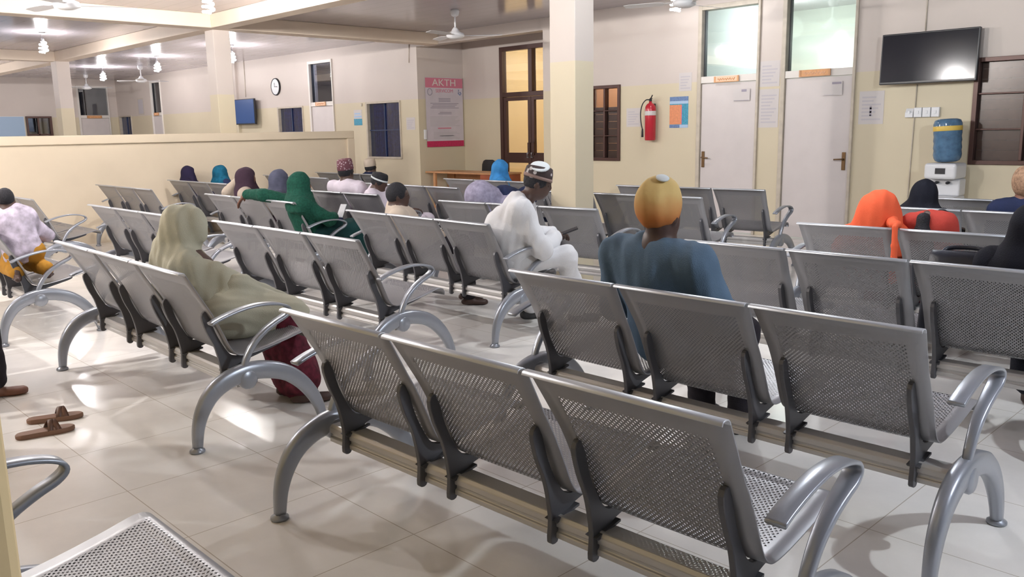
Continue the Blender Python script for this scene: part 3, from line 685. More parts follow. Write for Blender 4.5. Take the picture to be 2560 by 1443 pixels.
# ------------------------------------------------------------------ water dispenser
def dispenser():
    o = empty('water_dispenser', (-3.285, 9.62, 0)); tag(o, 'white water dispenser carrying an upturned blue bottle, under the television', 'water dispenser')
    MB().box(-.165, .155, -.14, .17, .02, .62).box(-.165, .155, -.02, .17, .62, .80).build('body', M['white_plastic'], o, bevel=.018, seg=3)
    MB().box(-.165, .155, -.16, .17, .80, .965).build('top_housing', M['white_plastic'], o, bevel=.03, seg=4)
    MB().box(-.165, .155, -.17, -.14, .52, .62).build('drip_tray', M['white_plastic'], o, bevel=.01)
    MB().box(-.05, .05, -.164, -.158, .855, .915).build('display', M['dark'], o)
    for x in (-.06, .05): MB().lathe([(.014, -.09), (.016, -.06), (.012, -.02)], c=(x, 0, .76), axis='y').build('tap', M['dark'], o, True)
    MB().box(-.13, .12, -.147, -.14, .08, .45).build('door', M['white_plastic'], o, bevel=.004)
    for x in (-.14, .13):
        for y in (-.11, .14): MB().lathe([(.014, 0), (.016, .03)], c=(x, y, 0)).build('foot', M['rubber'], o)
    b = empty('water_bottle', (-3.28, 9.63, .972)); b.rotation_euler = (0, -.05, 0); tag(b, 'blue upturned water bottle with yellow label on the white dispenser', 'water bottle')
    pr = [(.05, 0), (.09, .004), (.118, .018), (.132, .045), (.138, .08), (.133, .125), (.138, .15), (.133, .20), (.138, .225), (.133, .27), (.138, .30), (.138, .40), (.125, .435), (.09, .45), (.02, .452)]
    MB().lathe(pr, n=32).build('bottle_body', M['bottle'], b, True)
    MB().lathe([(.1385, .325), (.1405, .328), (.1405, .372), (.1385, .375)], n=32).build('label_band', M['yellow_label'], b, True)
dispenser()
# distant white cabinet under the far television
o = MB().box(-.24, .24, -.2, .2, 0, 1.36).build('cabinet', M['white_plastic'], None, bevel=.02); o.location = (-17.75, 9.25, 0); tag(o, 'white cabinet top showing over the half-height wall under the distant television', 'cabinet')

# ------------------------------------------------------------------ desk and chair in the recess
def desk():
    o = empty('desk', (-11.5, 10.25, 0)); tag(o, 'brown wooden desk in the recess below the banner', 'desk')
    MB().box(-.98, .98, -.28, .28, .635, .665).build('desk_top', M['desk'], o, bevel=.004)
    MB().box(.50, .97, -.26, .26, .02, .635).build('pedestal', M['desk_red'], o, bevel=.004)
    MB().box(-.95, .50, .22, .245, .25, .635).build('modesty_panel', M['desk'], o)
    for y in (-.24, .22): MB().box(-.78, -.72, y-.02, y+.02, 0, .635).build('leg', M['desk'], o)
desk()
def office_chair():
    o = empty('office_chair', (-11.72, 10.86, 0)); o.scale = (.9, .9, .93); tag(o, 'black office chair whose rounded back rises behind the desk', 'chair')
    R = []
    for z, w_ in ((.50, .15), (.56, .19), (.70, .21), (.82, .20), (.89, .16), (.915, .10)): R.append([(x*w_, -.03+.03*abs(x)**2+dy, z) for x, dy in ((-1, 0), (-.5, 0), (0, 0), (.5, 0), (1, 0), (1, .04), (.5, .05), (0, .05), (-.5, .05), (-1, .04))])
    MB().rings(R).build('backrest', M['rubber'], o, True, bevel=.01)
    MB().box(-.2, .2, -.30, -.02, .42, .48).build('seat', M['rubber'], o, bevel=.03)
    MB().lathe([(.025, .06), (.025, .42)], c=(0, -.16, 0)).build('gas_column', M['dark'], o)
    for k in range(5):
        a = 2*PI*k/5; MB().tube([(0, -.16, .08), (.14*math.cos(a), -.16+.14*math.sin(a), .055)], .016).lathe([(.024, -.012), (.024, .012)], c=(.14*math.cos(a), -.16+.14*math.sin(a), .026), axis='x').build('leg', M['dark'], o)
    MB().tube([(0, .0, .44), (0, .03, .6)], .015).build('back_support', M['dark'], o)
office_chair()

# ------------------------------------------------------------------ small things on floor and seats
M['sandal'] = mat('brown_leather', (.10, .045, .025), .5, var=.2, vscale=30); M['sandal_sole'] = mat('tan_sole', (.16, .08, .045), .6)
def make_sandal(name='sandal', a='sandal', b='sandal_sole', L_=.25):
    o = empty(name); s = L_/.25
    out = smooth_curve([(0, -.125), (.03, -.105), (.034, -.03), (.044, .05), (.036, .105), (.006, .128), (-.026, .105), (-.036, .04), (-.030, -.05), (-.028, -.105)], 4, True)
    R = [[(x*s*k, y*s*k, z) for x, y in out] for z, k in ((0, .96), (.006, 1), (.02, 1), (.024, .96))]
    MB().rings(R).build('sole', M[b], o)
    for y0, y1 in ((.01, .055), (.035, .02)):
        R = []
        for i in range(9):
            t = i/8; x = -.037+.076*t; z = .02+.045*math.sin(PI*t); y = y0+(y1-y0)*t
            R.append([(x*s, (y-.012)*s, z), (x*s, (y+.012)*s, z), (x*s, (y+.012)*s, z+.004), (x*s, (y-.012)*s, z+.004)])
        MB().rings(R).build('strap', M[a], o, True)
    return o
sp = make_sandal(); sp.location = (-4.33, 1.10, 0); sp.rotation_euler = (0, 0, -.15-PI*.0); tag(sp, 'brown sandal lying nearer the yellow pillar edge', 'sandal', 'pair of sandals on the floor')
s2 = copy_tree(sp); s2.location = (-4.52, 1.20, 0); s2.rotation_euler = (0, 0, -.35); tag(s2, 'brown sandal lying farther out, toes towards the benches', 'sandal', 'pair of sandals on the floor')
M['bag'] = mat('black_leather', (.012, .014, .025), .4, bump=.2, bscale=40); M['clasp'] = mat('clasp_metal', (.8, .82, .85), .2, metal=1)
def handbag(x, y, z, rz=0):
    o = empty('handbag', (x, y, z)); o.rotation_euler = (0, 0, rz); o.scale = (1.1, 1, 1.28); tag(o, 'black handbag with a bright clasp standing on the seat beside the dark-clad person', 'handbag')
    R = []
    for zz, hw, hd in ((0, .15, .07), (.02, .165, .08), (.2, .155, .06), (.31, .14, .035), (.33, .13, .02)):
        R.append([(hw*math.copysign(abs(math.cos(a))**.5, math.cos(a)), hd*math.copysign(abs(math.sin(a))**.6, math.sin(a)), zz) for a in [2*PI*i/20 for i in range(20)]])
    MB().rings(R).build('bag_body', M['bag'], o, True)
    MB().tube(smooth_curve([(-.09, 0, .32), (-.075, .03, .335), (0, .045, .34), (.075, .03, .335), (.09, 0, .32)], 5), .008).build('bag_handle', M['bag'], o, True)
    MB().box(.11, .14, -.03, -.018, .31, .35).build('clasp', M['clasp'], o, bevel=.003)
handbag(-1.30, 4.14, .385, .1)
# ------------------------------------------------------------------ people: smooth-union distance fields meshed with surface nets
def surface_net(f, lo, hi, h):
    lo = np.array(lo, float); hi = np.array(hi, float); n = np.maximum(np.ceil((hi-lo)/h).astype(int)+1, 3)
    ax = [lo[i]+h*np.arange(n[i]) for i in range(3)]
    X, Y, Z = np.meshgrid(*ax, indexing='ij'); P = np.stack([X, Y, Z], -1).reshape(-1, 3)
    V = f(P).reshape(n)
    cs = tuple(n-1); acc = np.zeros(cs+(3,)); cnt = np.zeros(cs)
    off = [(i, j, k) for i in (0, 1) for j in (0, 1) for k in (0, 1)]
    sub = lambda o: V[o[0]:o[0]+cs[0], o[1]:o[1]+cs[1], o[2]:o[2]+cs[2]]
    for a in range(8):
        for b in range(a+1, 8):
            oa, ob = off[a], off[b]
            if sum(abs(p-q) for p, q in zip(oa, ob)) != 1: continue
            va, vb = sub(oa), sub(ob); m = (va < 0) != (vb < 0)
            t = np.where(m, va/np.where(m, va-vb, 1), 0)
            for k in range(3): acc[..., k] += np.where(m, oa[k]+t*(ob[k]-oa[k]), 0)
            cnt += m
    act = cnt > 0; idx = -np.ones(cs, int); idx[act] = np.arange(act.sum())
    cell = np.argwhere(act); vs = lo+(cell+acc[act]/cnt[act][:, None])*h
    F = []
    S = V < 0
    for d in range(3):
        e1, e2 = [i for i in range(3) if i != d]
        a = np.moveaxis(S, d, 0); ch = np.argwhere(np.moveaxis(a[:-1] != a[1:], 0, d))
        ok = (ch[:, e1] > 0) & (ch[:, e2] > 0) & (ch[:, e1] < n[e1]-1) & (ch[:, e2] < n[e2]-1); ch = ch[ok]
        q = []
        for da, db in ((0, 0), (1, 0), (1, 1), (0, 1)):
            c = ch.copy(); c[:, e1] -= da; c[:, e2] -= db; q.append(idx[c[:, 0], c[:, 1], c[:, 2]])
        q = np.stack(q, 1); ins = S[ch[:, 0], ch[:, 1], ch[:, 2]]
        flip = ins if d != 1 else ~ins
        q[flip] = q[flip][:, ::-1]; F.append(q)
    return vs, np.concatenate(F)
V3 = lambda *a: np.array(a, float)
def nrm(v): return v/np.linalg.norm(v)
def d_cap(P, a, b, ra, rb):
    ab = b-a; t = np.clip(((P-a) @ ab)/max(ab @ ab, 1e-9), 0, 1)
    return np.linalg.norm(P-a-t[:, None]*ab, axis=1)-(ra+(rb-ra)*t)
def d_ell(P, c, r, ax):
    q = (P-c) @ ax.T; r = np.array(r); k0 = np.linalg.norm(q/r, axis=1); k1 = np.linalg.norm(q/(r*r), axis=1)
    return k0*(k0-1)/np.maximum(k1, 1e-9)
def smin(a, b, k):
    h = np.maximum(k-np.abs(a-b), 0)/k; return np.minimum(a, b)-h*h*k*.25
def field(prims, P, inflate=0):
    d = None
    for p in prims:
        if p[0] == 'c': q = d_cap(P, p[1], p[2], p[3], p[4])
        elif p[0] == 'e': q = d_ell(P, p[1], p[2], p[3])
        k = p[-1] if isinstance(p[-1], float) else .03
        if p[0] in ('c', 'e'): d = q if d is None else smin(d, q, k)
    for p in prims:
        if p[0] == 'cut': d = np.maximum(d, -(d_ell(P, p[1], p[2], p[3])))
        if p[0] == 'plane': d = np.maximum(d, (P-p[1]) @ p[2])
    return d-inflate
def bounds(prims, pad):
    lo = V3(9e9, 9e9, 9e9); hi = -lo
    for p in prims:
        if p[0] == 'c':
            for q, r in ((p[1], p[3]), (p[2], p[4])): lo = np.minimum(lo, q-r); hi = np.maximum(hi, q+r)
        elif p[0] == 'e': r = max(p[2]); lo = np.minimum(lo, p[1]-r); hi = np.maximum(hi, p[1]+r)
    return lo-pad, hi+pad
def fold_noise(P, amp, freq, seed, d=V3(0, 0, 1)):
    """soft folds running along direction d"""
    u = nrm(np.cross(d, V3(.3, .9, .1))); v = np.cross(d, u)
    a, b, c = P @ u, P @ v, P @ d
    return amp*(np.sin(a*freq+1.7*np.sin(c*5+seed)+seed)*.6+np.sin(b*freq*1.1+1.3*np.sin(c*4+seed*2)+seed*3)*.6+.35*np.sin((a+b)*freq*1.9+seed*5+c*3))
def blob(name, prims, m, parent, h, inflate=0, folds=None, pad=.05, extra=None, origin=V3(0, 0, 0)):
    lo, hi = bounds(prims, pad+inflate)
    lo[2] = max(lo[2], -.02)
    fn = lambda P: field(prims, P, inflate)-(fold_noise(P, *folds) if folds else 0)
    v, f = surface_net(fn, lo, hi, h); v = [tuple(p-origin) for p in v]; f = [tuple(int(i) for i in q) for q in f]
    if extra:
        for ev, ef in extra:
            n = len(v); v += [tuple(p-origin) for p in ev]; f += [tuple(int(i)+n for i in q) for q in ef]
    return mesh_obj(name, v, f, m, parent, True)
def hand_prims(wr, d, nrm_, side, s=.9, curl=.5):
    """wr wrist, d pointing direction, nrm_ back-of-hand normal, side +1 if thumb towards d x n"""
    d = nrm(d); n_ = nrm(nrm_-d*(nrm_ @ d)); t = np.cross(d, n_)*side
    pr = [('c', wr, wr+d*.035*s, .022*s, .024*s, .02)]
    pc = wr+d*.055*s; pr.append(('e', pc, (.045*s, .038*s, .015*s), np.stack([d, t, n_]), .02))
    for i, (o, L) in enumerate(((.027, .072), (.009, .080), (-.009, .075), (-.026, .060))):
        a = wr+d*.088*s+t*o*s; L = L*s
        c1, c2 = curl, curl*1.9
        b = a+(d*math.cos(c1)-n_*math.sin(c1))*L*.45; c = b+(d*math.cos(c2)-n_*math.sin(c2))*L*.32; e = c+(d*math.cos(c2*1.35)-n_*math.sin(c2*1.35))*L*.25
        pr += [('c', a-d*.015*s, b, .0095*s, .0085*s, .004), ('c', b, c, .0085*s, .0078*s, .004), ('c', c, e, .0078*s, .0065*s, .004)]
    a = wr+d*.030*s+t*.026*s; b = a+(d*.6+t*.75-n_*.25)*.036*s; c = b+(d*.85+t*.25-n_*.35)*.03*s
    pr += [('c', a, b, .012*s, .0105*s, .012), ('c', b, c, .0105*s, .008*s, .004)]
    return pr
def head_prims(c, fw, up, s=1):
    rt = np.cross(fw, up); A = np.stack([rt, fw, up])
    pr = [('e', c+up*.012*s, (.072*s, .090*s, .098*s), A, .02), ('e', c+fw*.028*s-up*.055*s, (.054*s, .060*s, .060*s), A, .03),
          ('e', c+fw*.092*s-up*.012*s, (.012*s, .018*s, .024*s), A, .015), ('e', c+fw*.080*s-up*.055*s, (.026*s, .016*s, .014*s), A, .012),
          ('e', c+fw*.074*s+up*.022*s, (.050*s, .016*s, .012*s), A, .02)]
    for sg in (-1, 1):
        pr.append(('e', c+rt*sg*.072*s-up*.012*s-fw*.005*s, (.010*s, .020*s, .030*s), A, .006))
    return pr, rt
def sphere_geo(c, r, n=8):
    v = [c+V3(0, 0, r)]
    for i in range(1, n):
        for j in range(2*n): a = PI*i/n; b = PI*j/n; v.append(c+r*V3(math.sin(a)*math.cos(b), math.sin(a)*math.sin(b), math.cos(a)))
    v.append(c-V3(0, 0, r)); m = 2*n; f = []
    for j in range(m): f.append((0, 1+j, 1+(j+1) % m)); f.append((len(v)-1, 1+(n-2)*m+(j+1) % m, 1+(n-2)*m+j))
    for i in range(n-2):
        for j in range(m): a = 1+i*m+j; b = 1+i*m+(j+1) % m; f.append((a, a+m, b+m, b))
    return np.array(v), f
SKIN = mat('dark_skin', (.060, .030, .022), .5, var=.15, vscale=12); SKIN2 = mat('brown_skin', (.16, .065, .04), .5, var=.12, vscale=12)
HAIR = mat('black_hair', (.008, .008, .012), .8, bump=.6, bscale=120)
EYE = mat('eye_white', (.7, .68, .65), .2); IRIS = mat('eye_dark', (.01, .006, .005), .1)
def fabric(name, c, var=.12, vs=9, rough=.85): return mat(name, c, rough, var=var, vscale=vs, bump=.25, bscale=220, spec=.2)
def person(label, hip, head, face, top=None, top_mat=None, legs='trousers', leg_mat=None, wear=None, wear_mat=None, skin=None, knees=None, feet=None, elbows=None, hands=None,
           hface=None, s=.92, h=.016, hdir=None, hcurl=.6, shoulders=.165, girth=1.0, hup=None, shoe_mat=None, top_len=.0, shn=None, folds=.004, tail=None, cape=None, sleeve=.92, back=None, group=None, loose=0):
    skin = skin or SKIN; hip = V3(*hip); head = V3(*head); fa = math.radians(face); F = V3(-math.sin(fa), math.cos(fa), 0); R = V3(F[1], -F[0], 0)
    hfa = math.radians(face if hface is None else hface); HF = V3(-math.sin(hfa), math.cos(hfa), 0)
    up = V3(0, 0, 1)
    hu = nrm(V3(*hup)) if hup else up; HF = nrm(HF-hu*(HF @ hu)); 
    neck = head-hu*.135*s-HF*.025*s; 
    if shn is not None: neck = V3(*shn)
    sp = nrm(neck-hip); chest = hip+(neck-hip)*.66-F*.0; 
    fwd_s = nrm(F-sp*(F @ sp)); A = np.stack([R, fwd_s, sp]); L = np.linalg.norm(neck-hip)
    sh = [neck-sp*.045*s-R*shoulders*s, neck-sp*.045*s+R*shoulders*s]
    if back is not None: back = V3(*back)
    root = empty('person', (hip[0], hip[1], 0)); tag(root, label, 'person', group); O = V3(hip[0], hip[1], 0)
    knees = [V3(*k) for k in knees] if knees else [hip+F*.42*s+R*sg*.11-up*.02 for sg in (-1, 1)]
    feet = [V3(*k) for k in feet] if feet else [V3(*(k[:2]+F[:2]*.02), .075) for k in knees]
    hj = [hip-R*.085*s, hip+R*.085*s]
    elbows = [V3(*k) for k in elbows] if elbows else [sh[i]+R*sg*.04-up*.25*s+F*.06 for i, sg in ((0, -1), (1, 1))]
    hands = [V3(*k) for k in hands] if hands else [knees[i]*.55+hj[i]*.45+up*.09-R*sg*.03 for i, sg in ((0, -1), (1, 1))]
    hp, rt = head_prims(head, HF, hu, s)
    torso = [('e', chest, (.150*s*girth, .098*s*girth, max(.2*s, L*.42)), A, .05), ('e', hip+sp*.05, (.148*s*girth, .115*s*girth, .13*s), A, .06), ('c', hip+sp*.1, chest, .12*s, .125*s, .06)]
    if back is not None: torso.append(('c', hip+sp*.08, back, .11*s, .12*s, .07)); torso.append(('c', back, neck-sp*.06, .12*s, .08*s, .07))
    shp = [('c', neck-sp*.04*s-R*.05*s, sh[0], .064*s, .050*s, .06), ('c', neck-sp*.04*s+R*.05*s, sh[1], .064*s, .050*s, .06)]
    arms = []
    for i in (0, 1): arms += [('c', sh[i], elbows[i], .050*s, .040*s, .035), ('c', elbows[i], hands[i], .038*s, .024*s, .03)]
    lg = []
    for i in (0, 1): lg += [('c', hj[i], knees[i], .085*s, .056*s, .05), ('c', knees[i], feet[i], .052*s, .034*s, .03)]
    ft = []
    for i in (0, 1):
        ff = nrm((knees[i]-hj[i])*V3(1, 1, 0)+F*.05) if knees[i][2] > feet[i][2]+.1 else F
        a = V3(feet[i][0], feet[i][1], max(feet[i][2]-.045, .03)); ft += [('c', a-ff*.04, a+ff*.13-up*.006, .030*s, .024*s, .02), ('c', feet[i], a, .034*s, .032*s, .02), ('e', a+ff*.09-up*.01, (.040, .06, .018), np.stack([np.cross(ff, up), ff, up]), .02)]
    body = hp+[('c', head-hu*.07*s-HF*.01, neck, .050*s, .056*s, .03)]+torso+shp+arms+lg+ft
    ex = []
    for i, sg in ((0, 1), (1, -1)):
        dd = nrm(hands[i]-elbows[i]); nn = up if abs(dd[2]) < .8 else -F
        if hdir and hdir[i] is not None: dd = nrm(V3(*hdir[i]))
        hpr = hand_prims(hands[i], dd, nn, sg, s, hcurl); lo, hi = bounds(hpr, .012); ex.append(surface_net(lambda P: field(hpr, P), lo, hi, .006 if h > .0125 else .0045))
    for sg in (-1, 1):
        ex.append(sphere_geo(head+HF*.077*s+rt*sg*.030*s+hu*.004*s, .0125*s))
    b = blob('body', body, skin, root, h, extra=ex, origin=O)
    for i, sg in enumerate((-1, 1)):
        ve, fe = sphere_geo(head+HF*.0875*s+rt*sg*.030*s+hu*.004*s, .006*s, 5); mesh_obj('eye', [tuple(p-O) for p in ve], fe, IRIS, b, True)
    # clothes
    seed = (hash(label) % 97)*.1 if False else sum(map(ord, label)) % 97*.1
    if top_mat:
        pr = list(torso)+list(shp)
        for i in (0, 1):
            e = elbows[i]; w_ = e+(hands[i]-e)*sleeve
            pr += [('c', sh[i], e, (.046+loose*.4)*s, (.046+loose)*s, .08), ('c', e, w_, (.044+loose)*s, (.034+loose)*s, .03)] if top != 'short' else [('c', sh[i], sh[i]+(e-sh[i])*.8, .054*s, .052*s, .035)]
        if top_len: pr += [('c', hip, hip+(knees[i]-hip)*top_len, .12*s, .085*s, .06) for i in (0, 1)]
        else: pr += [('e', hip, (.155*s, .125*s, .08*s), A, .05)]
        pr.append(('cut', neck+sp*.082*s+F*.05, (.054*s, .056*s, .056*s), A))
        blob('shirt' if legs == 'trousers' else 'gown', pr, top_mat, root, h, .016*s, (folds, 42, seed, sp), origin=O)
    if legs == 'trousers':
        pr = [('e', hip, (.15*s, .12*s, .09*s), A, .05)]
        for i in (0, 1): pr += [('c', hj[i], knees[i], .088*s, .064*s, .05), ('c', knees[i], knees[i]+(feet[i]-knees[i])*.93, .062*s, .056*s, .03)]
        blob('trousers', pr, leg_mat or top_mat, root, h, .012, (folds, 38, seed+1, nrm(knees[0]-hj[0])), origin=O)
    else:
        pr = [('e', hip, (.16*s, .13*s, .10*s), A, .05)]
        m1 = (knees[0]+knees[1])/2; m2 = (feet[0]+feet[1])/2+up*.03
        for i in (0, 1): pr += [('c', hj[i], knees[i], .092*s, .080*s, .06), ('c', knees[i], feet[i]+up*.06, .078*s, .085*s, .05)]
        pr += [('c', hip, m1, .09*s, .08*s, .08), ('c', m1, m2+up*.03, .085*s, .09*s, .08), ('plane', V3(0, 0, .05), V3(0, 0, -1))]
        blob('skirt', pr, leg_mat or top_mat, root, h, .014, (folds*1.5, 34, seed+1, V3(0, 0, 1)), origin=O)
    if shoe_mat:
        for i in (0, 1): blob('shoe', ft[3*i:3*i+3]+[('plane', V3(0, 0, feet[i][2]+.0), up)], shoe_mat, root, .010, .006, origin=O)
    # headwear
    A2 = np.stack([rt, HF, hu])
    if wear in ('hair', 'cap', 'tallcap', 'prayercap'):
        pr = [('e', head+hu*.018*s-HF*.008*s, (.078*s, .094*s, .100*s), A2, .02), ('plane', head-hu*.045*s, -hu), ('cut', head+HF*.085*s-hu*.03*s, (.07*s, .05*s, .075*s), A2)]
        blob('hair', pr, HAIR, root, min(h, .012), .002, origin=O)
    if wear in ('cap', 'tallcap', 'prayercap'):
        hh = {'cap': .085, 'tallcap': .12, 'prayercap': .075}[wear]*s; tl = hu*1.0-HF*.12; tl = nrm(tl)
        mb = MB(); rings = []; base = head+hu*.030*s-HF*.006*s
        prof = [(0, .99), (.004, 1.02), (hh*.5, 1.0), (hh*.9, .93), (hh*1.02, .80), (hh*1.06, .45), (hh*1.05, .05)]
        for z, k in prof:
            rings.append([tuple(base+tl*z+rt*.083*s*k*math.cos(a)+nrm(HF-tl*(HF @ tl))*.101*s*k*math.sin(a)-O) for a in [2*PI*i/36 for i in range(36)]])
        cp = mb.rings(rings).build('cap', wear_mat, root, True)
        if wear == 'prayercap' or wear == 'cap':
            rr = []
            for z, k in ((0, 1.035), (hh*.22, 1.03)):
                for kk in (k, k+.02): pass
            ring = [[tuple(base+tl*(z)+rt*.083*s*k*math.cos(a)+HF*.101*s*k*math.sin(a)-O) for a in [2*PI*i/36 for i in range(36)]] for z, k in ((-.002, 1.0), (-.002, 1.05), (hh*.24, 1.04), (hh*.24, 1.0))]
            MB().rings(ring, cap=False, closed=True).build('cap_band', tail or wear_mat, cp, True)
    if wear == 'beanie':
        pr = [('e', head+hu*.045*s-HF*.018*s, (.092*s, .112*s, .118*s), A2, .02), ('plane', head-hu*.040*s-HF*.01, nrm(-hu+HF*.35))]
        blob('cap', pr, wear_mat, root, .009, 0, (.0035, 44, seed, hu), origin=O)
    if wear == 'hijab':
        drop = cape if cape else .22
        tb = neck-sp*.10*s
        pr = [('e', head+hu*.006*s-HF*.008*s, (.092*s, .108*s, .116*s), A2, .03), ('c', head-hu*.05*s-HF*.01, neck+up*.01, .076*s, .080*s, .04),
              ('c', neck-up*.02, sh[0]-up*.02, .070*s, .068*s, .05), ('c', neck-up*.02, sh[1]-up*.02, .070*s, .068*s, .05), ('e', neck-sp*drop*.5, (.185*s, .135*s, drop*.62*s+.06), A, .07),
              ('cut', head+HF*.115*s-hu*.008*s, (.060*s, .052*s, .082*s), A2)]
        hem = neck-up*drop
        pr.append(('plane', hem, -up))
        blob('hijab', pr, wear_mat, root, min(h, .013), .008, (folds*1.1, 36, seed+2, nrm(up+F*.2)), origin=O)
    return root, dict(neck=neck, sh=sh, F=F, R=R, head=head, hj=hj, knees=knees, feet=feet, sp=sp, O=O, A=A, A2=A2, s=s, hands=hands)
W_ = dict(
 white=fabric('white_cotton', (.66, .66, .68), .05), blue=fabric('blue_cotton', (.105, .165, .24), .12, 5), orangecap=None, green=fabric('green_knit', (.009, .065, .043), .3, 60), darkgreen=fabric('dark_green_cloth', (.006, .035, .035), .2),
 beige=fabric('beige_drape', (.40, .385, .30), .08, 4), maroon=fabric('maroon_print', (.085, .012, .022), .5, 30), teal=fabric('teal_scarf', (.005, .075, .13), .3, 25), purple=fabric('dark_purple_scarf', (.018, .014, .04), .2),
 brown=fabric('brown_scarf', (.045, .025, .04), .25), grey=fabric('grey_blue_scarf', (.075, .08, .12), .25, 14), sky=fabric('bright_blue_scarf', (.05, .25, .58), .2, 12), lilac=fabric('lilac_check', (.30, .28, .38), .25, 26),
 orange=fabric('orange_scarf', (.80, .13, .055), .08, 5), red=fabric('red_shirt', (.48, .06, .045), .15), black=fabric('black_cloth', (.010, .011, .018), .2), navy=fabric('navy_cloth', (.015, .022, .06), .2),
 cream=fabric('cream_cloth', (.52, .44, .36), .1), mustard=fabric('mustard_trousers', (.42, .21, .03), .15, 14), shirtboy=fabric('purple_white_print', (.50, .45, .55), .45, 16), pinkwhite=fabric('pale_pink_white', (.66, .60, .68), .07, 10), dark=fabric('dark_trousers', (.02, .017, .022), .2), sandy=fabric('sandy_knit', (.32, .20, .13), .4, 60))
def mat_capprint(name, a, b, sc_, thr, smooth=False):
    m = bpy.data.materials.new(name); m.use_nodes = True; N, L, P = nodes(m); P.inputs['Roughness'].default_value = .8
    tc = N.new('ShaderNodeTexCoord'); v = N.new('ShaderNodeTexVoronoi'); v.inputs['Scale'].default_value = sc_; L.new(tc.outputs['Object'], v.inputs['Vector'])
    g = math_node(N, L, 'LESS_THAN', v.outputs['Distance'], thr); mx = N.new('ShaderNodeMixRGB'); mx.inputs[1].default_value = (*a, 1); mx.inputs[2].default_value = (*b, 1)
    L.new(g, mx.inputs[0]); L.new(mx.outputs[0], P.inputs['Base Color']); return m
CAPBLK = mat_capprint('embroidered_cap', (.035, .022, .022), (.45, .42, .42), 26, .34); CAPWHT = mat('cap_crown_white', (.62, .66, .68), .8); CAPBRN = mat('cap_band_brown', (.22, .15, .13), .8)
CAPPINK = mat_capprint('maroon_white_cap', (.13, .045, .06), (.42, .34, .36), 40, .30)
def mat_sideways(name, z0, z1, ca, cb):
    """cloth dyed in two colours, changing with height on the cap"""
    m = bpy.data.materials.new(name); m.use_nodes = True; N, L, P = nodes(m); P.inputs['Roughness'].default_value = .85
    tc = N.new('ShaderNodeTexCoord'); s = N.new('ShaderNodeSeparateXYZ'); L.new(tc.outputs['Object'], s.inputs[0])
    t = N.new('ShaderNodeTexNoise'); t.inputs['Scale'].default_value = 14; L.new(tc.outputs['Object'], t.inputs['Vector'])
    zz = math_node(N, L, 'MULTIPLY_ADD', t.outputs['Fac'], .05, s.outputs['Z'])
    r = N.new('ShaderNodeMapRange'); r.inputs['From Min'].default_value = z0; r.inputs['From Max'].default_value = z1; L.new(zz, r.inputs['Value'])
    mx = N.new('ShaderNodeMixRGB'); mx.inputs[1].default_value = (*ca, 1); mx.inputs[2].default_value = (*cb, 1); L.new(r.outputs[0], mx.inputs[0]); L.new(mx.outputs[0], P.inputs['Base Color'])
    b = N.new('ShaderNodeBump'); b.inputs['Strength'].default_value = .3; b.inputs['Distance'].default_value = .01; L.new(t.outputs['Fac'], b.inputs['Height']); L.new(b.outputs[0], P.inputs['Normal']); return m
W_['orangecap'] = mat_sideways('orange_yellow_cap', 1.05, 1.16, (.50, .17, .04), (.58, .41, .16))
SZ = .495                                                # hip height of someone on a bench
# --- man in blue with the orange cap (bench B)
r_, q = person('man in a blue shirt and orange and yellow cap, seen from behind', (-2.06, 2.94, SZ), (-2.02, 2.81, 1.045), 0, 'long', W_['blue'], leg_mat=W_['dark'], wear='beanie', wear_mat=W_['orangecap'], shn=(-2.05, 2.80, .905), s=.95, h=.012, shoulders=.200, girth=1.15, shoe_mat=M['rubber'],
              elbows=[(-2.33, 2.90, .62), (-1.80, 2.93, .62)], hands=[(-2.16, 3.2, .60), (-1.96, 3.2, .60)], folds=.006, loose=.008)
O = q['O']; MB().lathe([(.025, 0), (.027, .005), (.022, .008), (.008, .009)], c=(0, 0, 0), n=20).build('cap_patch', CAPWHT, r_, True).matrix_local = Matrix.Translation(Vector(q['head']-O)+Vector((0, -.018, .043))+Vector((.036, -.030, .100))) @ Vector((.36, -.25, .90)).to_track_quat('Z', 'Y').to_matrix().to_4x4()
# --- man in white leaning forward (bench C)
r_, q = person('man in white leaning forward over his phone, embroidered cap on his head', (-4.16, 4.06, SZ), (-3.98, 4.13, 1.035), -42, 'long', W_['white'], leg_mat=W_['white'], wear='cap', wear_mat=CAPBLK, tail=CAPBRN,
              shn=(-4.05, 4.03, .905), back=(-4.14, 3.97, .73), s=.95, h=.011, girth=1.0, shoulders=.15, hup=(.22, .24, 1), knees=[(-4.12, 4.42, .50), (-3.86, 4.28, .54)], feet=[(-4.36, 4.42, .08), (-4.02, 4.58, .08)],
              elbows=[(-4.17, 4.22, .66), (-3.90, 4.08, .60)], hands=[(-4.12, 4.42, .655), (-4.02, 4.35, .645)], hcurl=.5, shoe_mat=M['rubber'], top_len=.35, folds=.007, sleeve=.93, loose=.012)
O = q['O']; ck = MB().lathe([(.062, 0), (.066, .004), (.055, .010), (.02, .014)], n=24).build('cap_crown', CAPWHT, r_, True)
hu = Vector(nrm(V3(.22, .24, 1))); nc = (hu+Vector((.25, -.55, 0))).normalized(); ck.matrix_local = Matrix.Translation(Vector(q['head']-O)+hu*.112+Vector((.012, -.035, 0))) @ nc.to_track_quat('Z', 'Y').to_matrix().to_4x4()
ph = MB().box(-.036, .036, -.07, .07, -.005, .005).build('phone', M['dark'], None, bevel=.004); ph.location = (-4.01, 4.47, .675); ph.rotation_euler = (.35, .1, -.75); tag(ph, 'black phone in the hands of the man in white', 'phone')
